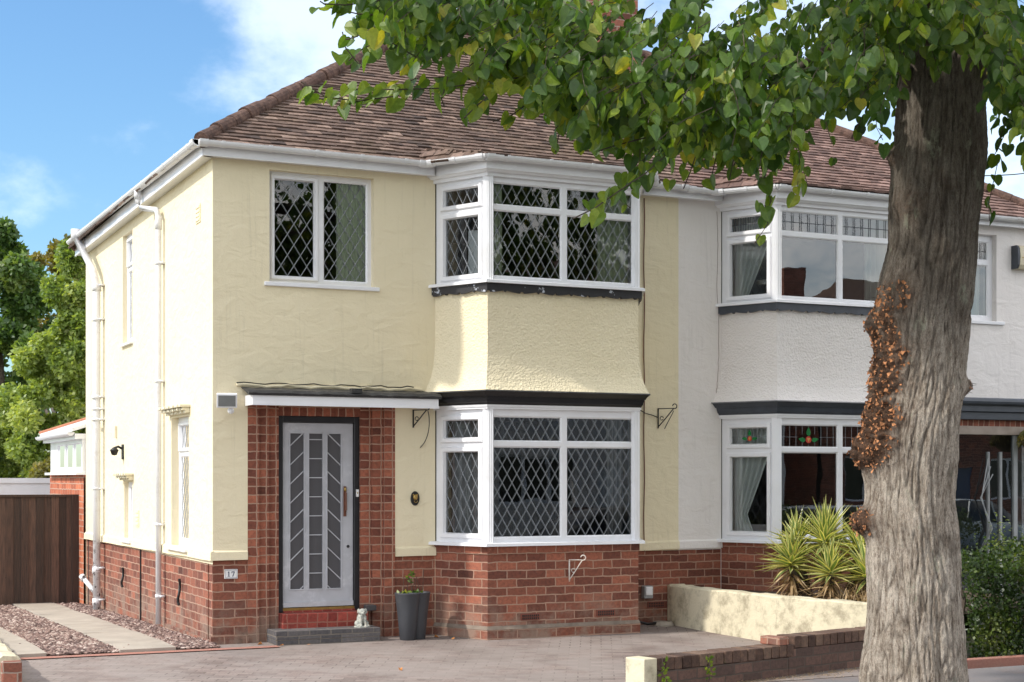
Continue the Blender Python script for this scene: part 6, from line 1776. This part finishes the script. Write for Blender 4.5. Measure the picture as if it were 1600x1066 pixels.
SH = [([(700, 30), (620, 25), (560, 22), (515, 12), (500, 2)], -6.5, .6, 2), ([(660, 95), (600, 60), (560, 80), (545, 95)], -6.6, .62, 2), ([(620, 150), (560, 158), (510, 152), (470, 128)], -6.45, .62, 2), ([(560, 100), (540, 75), (535, 50)], -6.7, .6, 1), ([(840, 118), (760, 128), (690, 138), (620, 140), (560, 140), (505, 134), (475, 134)], -6.6, .62, 2), ([(800, 110), (730, 120), (650, 122), (590, 150), (530, 165)], -6.3, .6, 1),
      ([(640, 20), (590, 40), (555, 58), (540, 62)], -6.9, .55, 2), ([(720, 60), (660, 70), (610, 55), (575, 60)], -6.1, .55, 2), ([(600, 0), (540, 8), (505, 6)], -6.6, .5, 1),
      ([(790, 130), (745, 165), (725, 185)], -6.9, .78, 2), ([(840, 150), (800, 180), (770, 190)], -6.5, .66, 1), ([(700, 120), (690, 155), (695, 168)], -6.8, .72, 1),
      ([(880, 190), (872, 215), (868, 238)], -6.5, .45, 1), ([(1010, 215), (960, 228), (935, 236)], -6.7, .72, 1),
      ([(1060, 225), (1010, 270), (965, 300), (930, 325), (895, 342)], -6.9, .5, 2), ([(1040, 210), (1005, 250), (985, 285), (960, 305), (985, 325)], -6.4, .42, 2), ([(1000, 230), (1000, 275), (1010, 300)], -6.6, .42, 2),
      ([(1090, 235), (1078, 270), (1068, 295)], -6.4, .70, 2), ([(1120, 240), (1110, 285)], -6.5, .6, 1), ([(1180, 230), (1195, 280), (1205, 315), (1190, 345)], -6.6, .45, 2), ([(1195, 320), (1200, 350), (1178, 382)], -6.7, .5, 1),
      ([(1240, 220), (1255, 265), (1262, 290)], -6.6, .4, 2), ([(1290, 190), (1300, 225)], -6.3, .4, 1), ([(1150, 230), (1140, 280)], -6.6, .55, 2), ([(1350, 180), (1330, 215)], -6.2, .35, 1),
      ([(1400, 170), (1405, 225), (1398, 240)], -6.0, .5, 1), ([(1600, 140), (1575, 200), (1555, 240), (1540, 262)], -6.3, .35, 2), ([(1590, 160), (1570, 190), (1560, 225)], -6.5, .3, 1), ([(1560, 250), (1552, 285), (1545, 318), (1546, 345)], -6.6, .5, 1), ([(1620, 120), (1590, 180)], -6.3, .4, 2), ([(1380, 40), (1440, 60), (1480, 70), (1520, 50)], -6.95, .45, 2), ([(1440, 30), (1460, 90), (1470, 120)], -7.0, .45, 2)]
for pts_, yw, tb, dn in SH: shoot(pts_, yw - (.8 if pts_[0][0] < 1200 else 0), tb=tb, dens=dn)
# rest of the crown, out of the frame: gives the shade and the reflections
cnt = 0; tries = 0
while cnt < 1300 and tries < 50000:
    tries += 1
    d = Vector((rl.gauss(0, 1), rl.gauss(0, 1), rl.gauss(0, 1))).normalized() * rl.uniform(.45, 1) ** .4
    p = CC + Vector((d.x * CR.x, d.y * CR.y, d.z * CR.z))
    q = p - CAM; dp = q.dot(DEP)
    if dp < 1: continue
    py = 747 - 2413 * q.z / dp; px = 800 + 2413 * q.dot(LAT) / dp
    if py > -120 and px < 1800: continue
    if p.z < 4.0: continue
    dd = TX - p.x
    if dd > 0 and -.6 < p.z - .87 * dd < 2.9 and abs(p.y - TY - .05 * dd) < .95: continue      # an opening through which the low sun reaches the trunk
    spray(mbl, mbt, p, (p - CC).normalized() + Vector((0, 0, -.3)), rl.uniform(.4, .8), size=.14, step=.085, tb=.42)
    cnt += 1
mbl.build('crown', 'lime_leaf', TREE, uv=False, tint=True, smooth=False)
mbt.build('twig', 'twig_bark', TREE, uv=False)

# ------------------------------------------------------------------ trees behind, hedge
def far_tree(name, label, base, h, clumps, leafm, lsz, nleaf, seed, trunk_r=.18, grp='trees beyond the garages'):
    rr = random.Random(seed); base = Vector(base)
    t = empty(name, base, label, 'tree', grp)
    mb = MB(); mb.tube([base, base + Vector((.1, 0, h * .4)), base + Vector((-.1, .1, h * .85))], [trunk_r, trunk_r * .7, .03], 7)
    cl = []
    for c, r in clumps:
        c = Vector(c) + base
        mb.tube([base + Z * h * .35, base + Z * (h * .35) * .5 + c * .5, c], [trunk_r * .4, trunk_r * .25, .015], 5)
        for k in range(16):     # sub-clumps
            d = Vector((rr.gauss(0, 1), rr.gauss(0, 1), rr.gauss(0, .9))).normalized() * rr.uniform(.45, 1)
            cl.append((c + Vector((d.x * r[0], d.y * r[1], d.z * r[2])), .30 * max(r) * rr.uniform(.6, 1.2), min(1, max(0, rr.gauss(.5, .16)))))
    mb.build('trunk', 'bark_limb', t)
    mb = MB()
    for k in range(nleaf):
        c, r, tb = rr.choice(cl); d = Vector((rr.gauss(0, 1), rr.gauss(0, 1), rr.gauss(0, 1))).normalized() * r * rr.uniform(.3, 1) ** .5
        p = c + d; a_ = Vector((rr.gauss(0, 1), rr.gauss(0, 1), rr.gauss(-.3, .8))).normalized(); b_ = a_.cross(Vector((rr.gauss(0, 1), rr.gauss(0, 1), rr.gauss(0, 1)))).normalized()
        s_ = lsz * rr.uniform(.6, 1.3); mb.ct = min(1, max(0, tb + rr.gauss(0, .15)))
        mb.poly([p, p + a_ * s_ * .5 + b_ * s_ * .32, p + a_ * s_, p + a_ * s_ * .5 - b_ * s_ * .32])
    mb.build('crown', leafm, t, uv=False, tint=True)
def G(px, d, z=-.3):
    p = unproj(px, 747, d); return Vector((p.x, p.y, z))
# sizes in metres at their own distance
far_tree('broadleaf_tree', 'dark green broadleaf tree at the left edge beyond the fence', G(0, 42), 8.8, [((-.2, 0, 7.9), (1.2, 1.1, .9)), ((.6, 0, 7.1), (.9, 1.1, .9)), ((-.9, 0, 5.9), (1.3, 1.2, 1.1)), ((.8, 0, 5.6), (.9, 1.1, 1.1)), ((0, -.3, 3.6), (1.5, 1.2, 1.3)), ((.2, .2, 1.6), (1.6, 1.2, 1.3))], 'far_leaf_dark', .17, 42000, 1)
far_tree('broadleaf_tree', 'taller tree with browning top behind the corner of the yellow house', G(95, 48), 9.6, [((-.7, 0, 8.6), (.9, 1, .75)), ((.2, 0, 8.9), (.7, .9, .7)), ((.5, 0, 6.8), (1.2, 1, .9)), ((-.8, 0, 6.1), (1.1, 1, 1.0)), ((.9, 0, 7.5), (.6, .5, .7))], 'far_leaf_brown', .14, 20000, 2)
far_tree('birch_tree', 'light green birch with drooping foliage between the dark tree and the house', G(105, 33), 7.2, [((.1, 0, 6.2), (.5, .6, .8)), ((.3, 0, 5.6), (.65, .6, .7)), ((-.25, -.2, 4.7), (.85, .8, .9)), ((.45, 0, 4.6), (.8, .8, .9)), ((-.35, 0, 3.4), (1.1, .9, 1.0)), ((.5, .1, 3.1), (1.0, .8, 1.0)), ((0, 0, 1.9), (1.3, 1.0, .9))], 'far_leaf_light', .11, 52000, 3, .10)
far_tree('young_tree', 'thin wispy tree top poking above the side gutter of the yellow house', G(192, 44), 9.3, [((0, 0, 8.6), (.28, .3, .95)), ((.1, 0, 7.4), (.7, .5, .7)), ((-1.1, 0, 8.2), (.3, .3, .75))], 'far_leaf_brown', .11, 1500, 4, .06)
far_tree('bright_shrub', 'bright green bushy shrub above the white garage fascia', G(40, 34), 3.4, [((-.6, 0, 2.6), (.9, .6, .8)), ((.25, 0, 2.0), (.7, .6, .7)), ((-.9, 0, 3.2), (.6, .5, .6))], 'far_leaf_light', .11, 14000, 5, .06, grp='shrubs beyond the garages')
far_tree('golden_shrub', 'golden brown shrub beside the white lean-to glazing', G(90, 30), 2.7, [((0, 0, 2.2), (.32, .4, .35)), ((-.3, 0, 2.05), (.25, .4, .25))], 'far_leaf_brown', .08, 4500, 6, .04, grp='shrubs beyond the garages')
far_tree('dark_shrub', 'dark green bush low behind the garage at the left edge', G(5, 36), 3.9, [((-.3, 0, 2.9), (.9, .6, 1.0)), ((-.9, 0, 2.2), (.9, .6, 1.0)), ((.2, 0, 1.8), (.8, .5, .6))], 'far_leaf_dark', .14, 14000, 8, .06, grp='shrubs beyond the garages')

hd = empty('garden_hedge', (8.6, -3.5, PAVE_Z), 'overgrown green hedge along the pavement right of the street tree', 'hedge')
mb = MB(); rr = random.Random(17)
for k in range(46000):
    x_ = rr.uniform(6.75, 12.5); u = rr.random() ** .6; top_ = .98 + .34 * noise.noise(Vector((x_ * 1.9, 0, 0))) + .25 * max(0, min(1, (x_ - 7.6)))
    face_ = rr.random()
    if face_ < .68: y_ = -3.90 + rr.gauss(0, .05) + .07 * noise.noise(Vector((x_ * 3, top_ * u * 4, 1))); z_ = PAVE_Z + top_ * rr.random()
    elif face_ < .85: y_ = rr.uniform(-3.92, -3.1); z_ = PAVE_Z + top_ + rr.gauss(0, .06)
    else: y_ = rr.uniform(-3.85, -3.1); z_ = PAVE_Z + top_ * rr.random()
    p = Vector((x_, y_, z_)); a_ = Vector((rr.gauss(0, 1), rr.gauss(-.5, 1), rr.gauss(0, 1))).normalized(); b_ = a_.cross(Vector((rr.gauss(0, 1), rr.gauss(0, 1), rr.gauss(0, 1)))).normalized(); s_ = rr.uniform(.025, .055)
    mb.ct = min(1, max(0, .38 + .5 * noise.noise(p * 2.5) + rr.gauss(0, .15)))
    mb.poly([p, p + a_ * s_ * .5 + b_ * s_ * .35, p + a_ * s_, p + a_ * s_ * .5 - b_ * s_ * .35])
for k in range(70):
    x_ = rr.uniform(7.2, 12); b = Vector((x_, -3.5 + rr.uniform(-.3, .3), 1.05)); d = Vector((rr.uniform(-.4, .4), rr.uniform(-.4, .2), 1)).normalized(); l2 = rr.uniform(.12, .4)
    for i in range(10):
        p = b + d * l2 * i / 10; a_ = Vector((rr.gauss(0, 1), rr.gauss(0, 1), .4)).normalized(); b_ = a_.cross(d).normalized(); s_ = .04; mb.ct = rr.uniform(.5, 1); mb.poly([p, p + a_ * s_ * .5 + b_ * s_ * .3, p + a_ * s_, p + a_ * s_ * .5 - b_ * s_ * .3])
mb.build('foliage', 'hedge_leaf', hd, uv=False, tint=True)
mb = MB()
for i in range(14): x_ = 6.9 + i * .4; mb.tube([(x_, -3.5, PAVE_Z), (x_ + .05, -3.55, .5), (x_ - .05, -3.45, .95)], .02, 5)
mb.build('stem', 'twig_bark', hd)
mb = MB(); mb.box(6.4, -4.12, -.2, 12.5, -4.02, PAVE_Z + .04); tag(mb.build('terracotta_edging', 'edging_red', bevel=.01), 'orange red edging kerb along the foot of the hedge', 'edging')
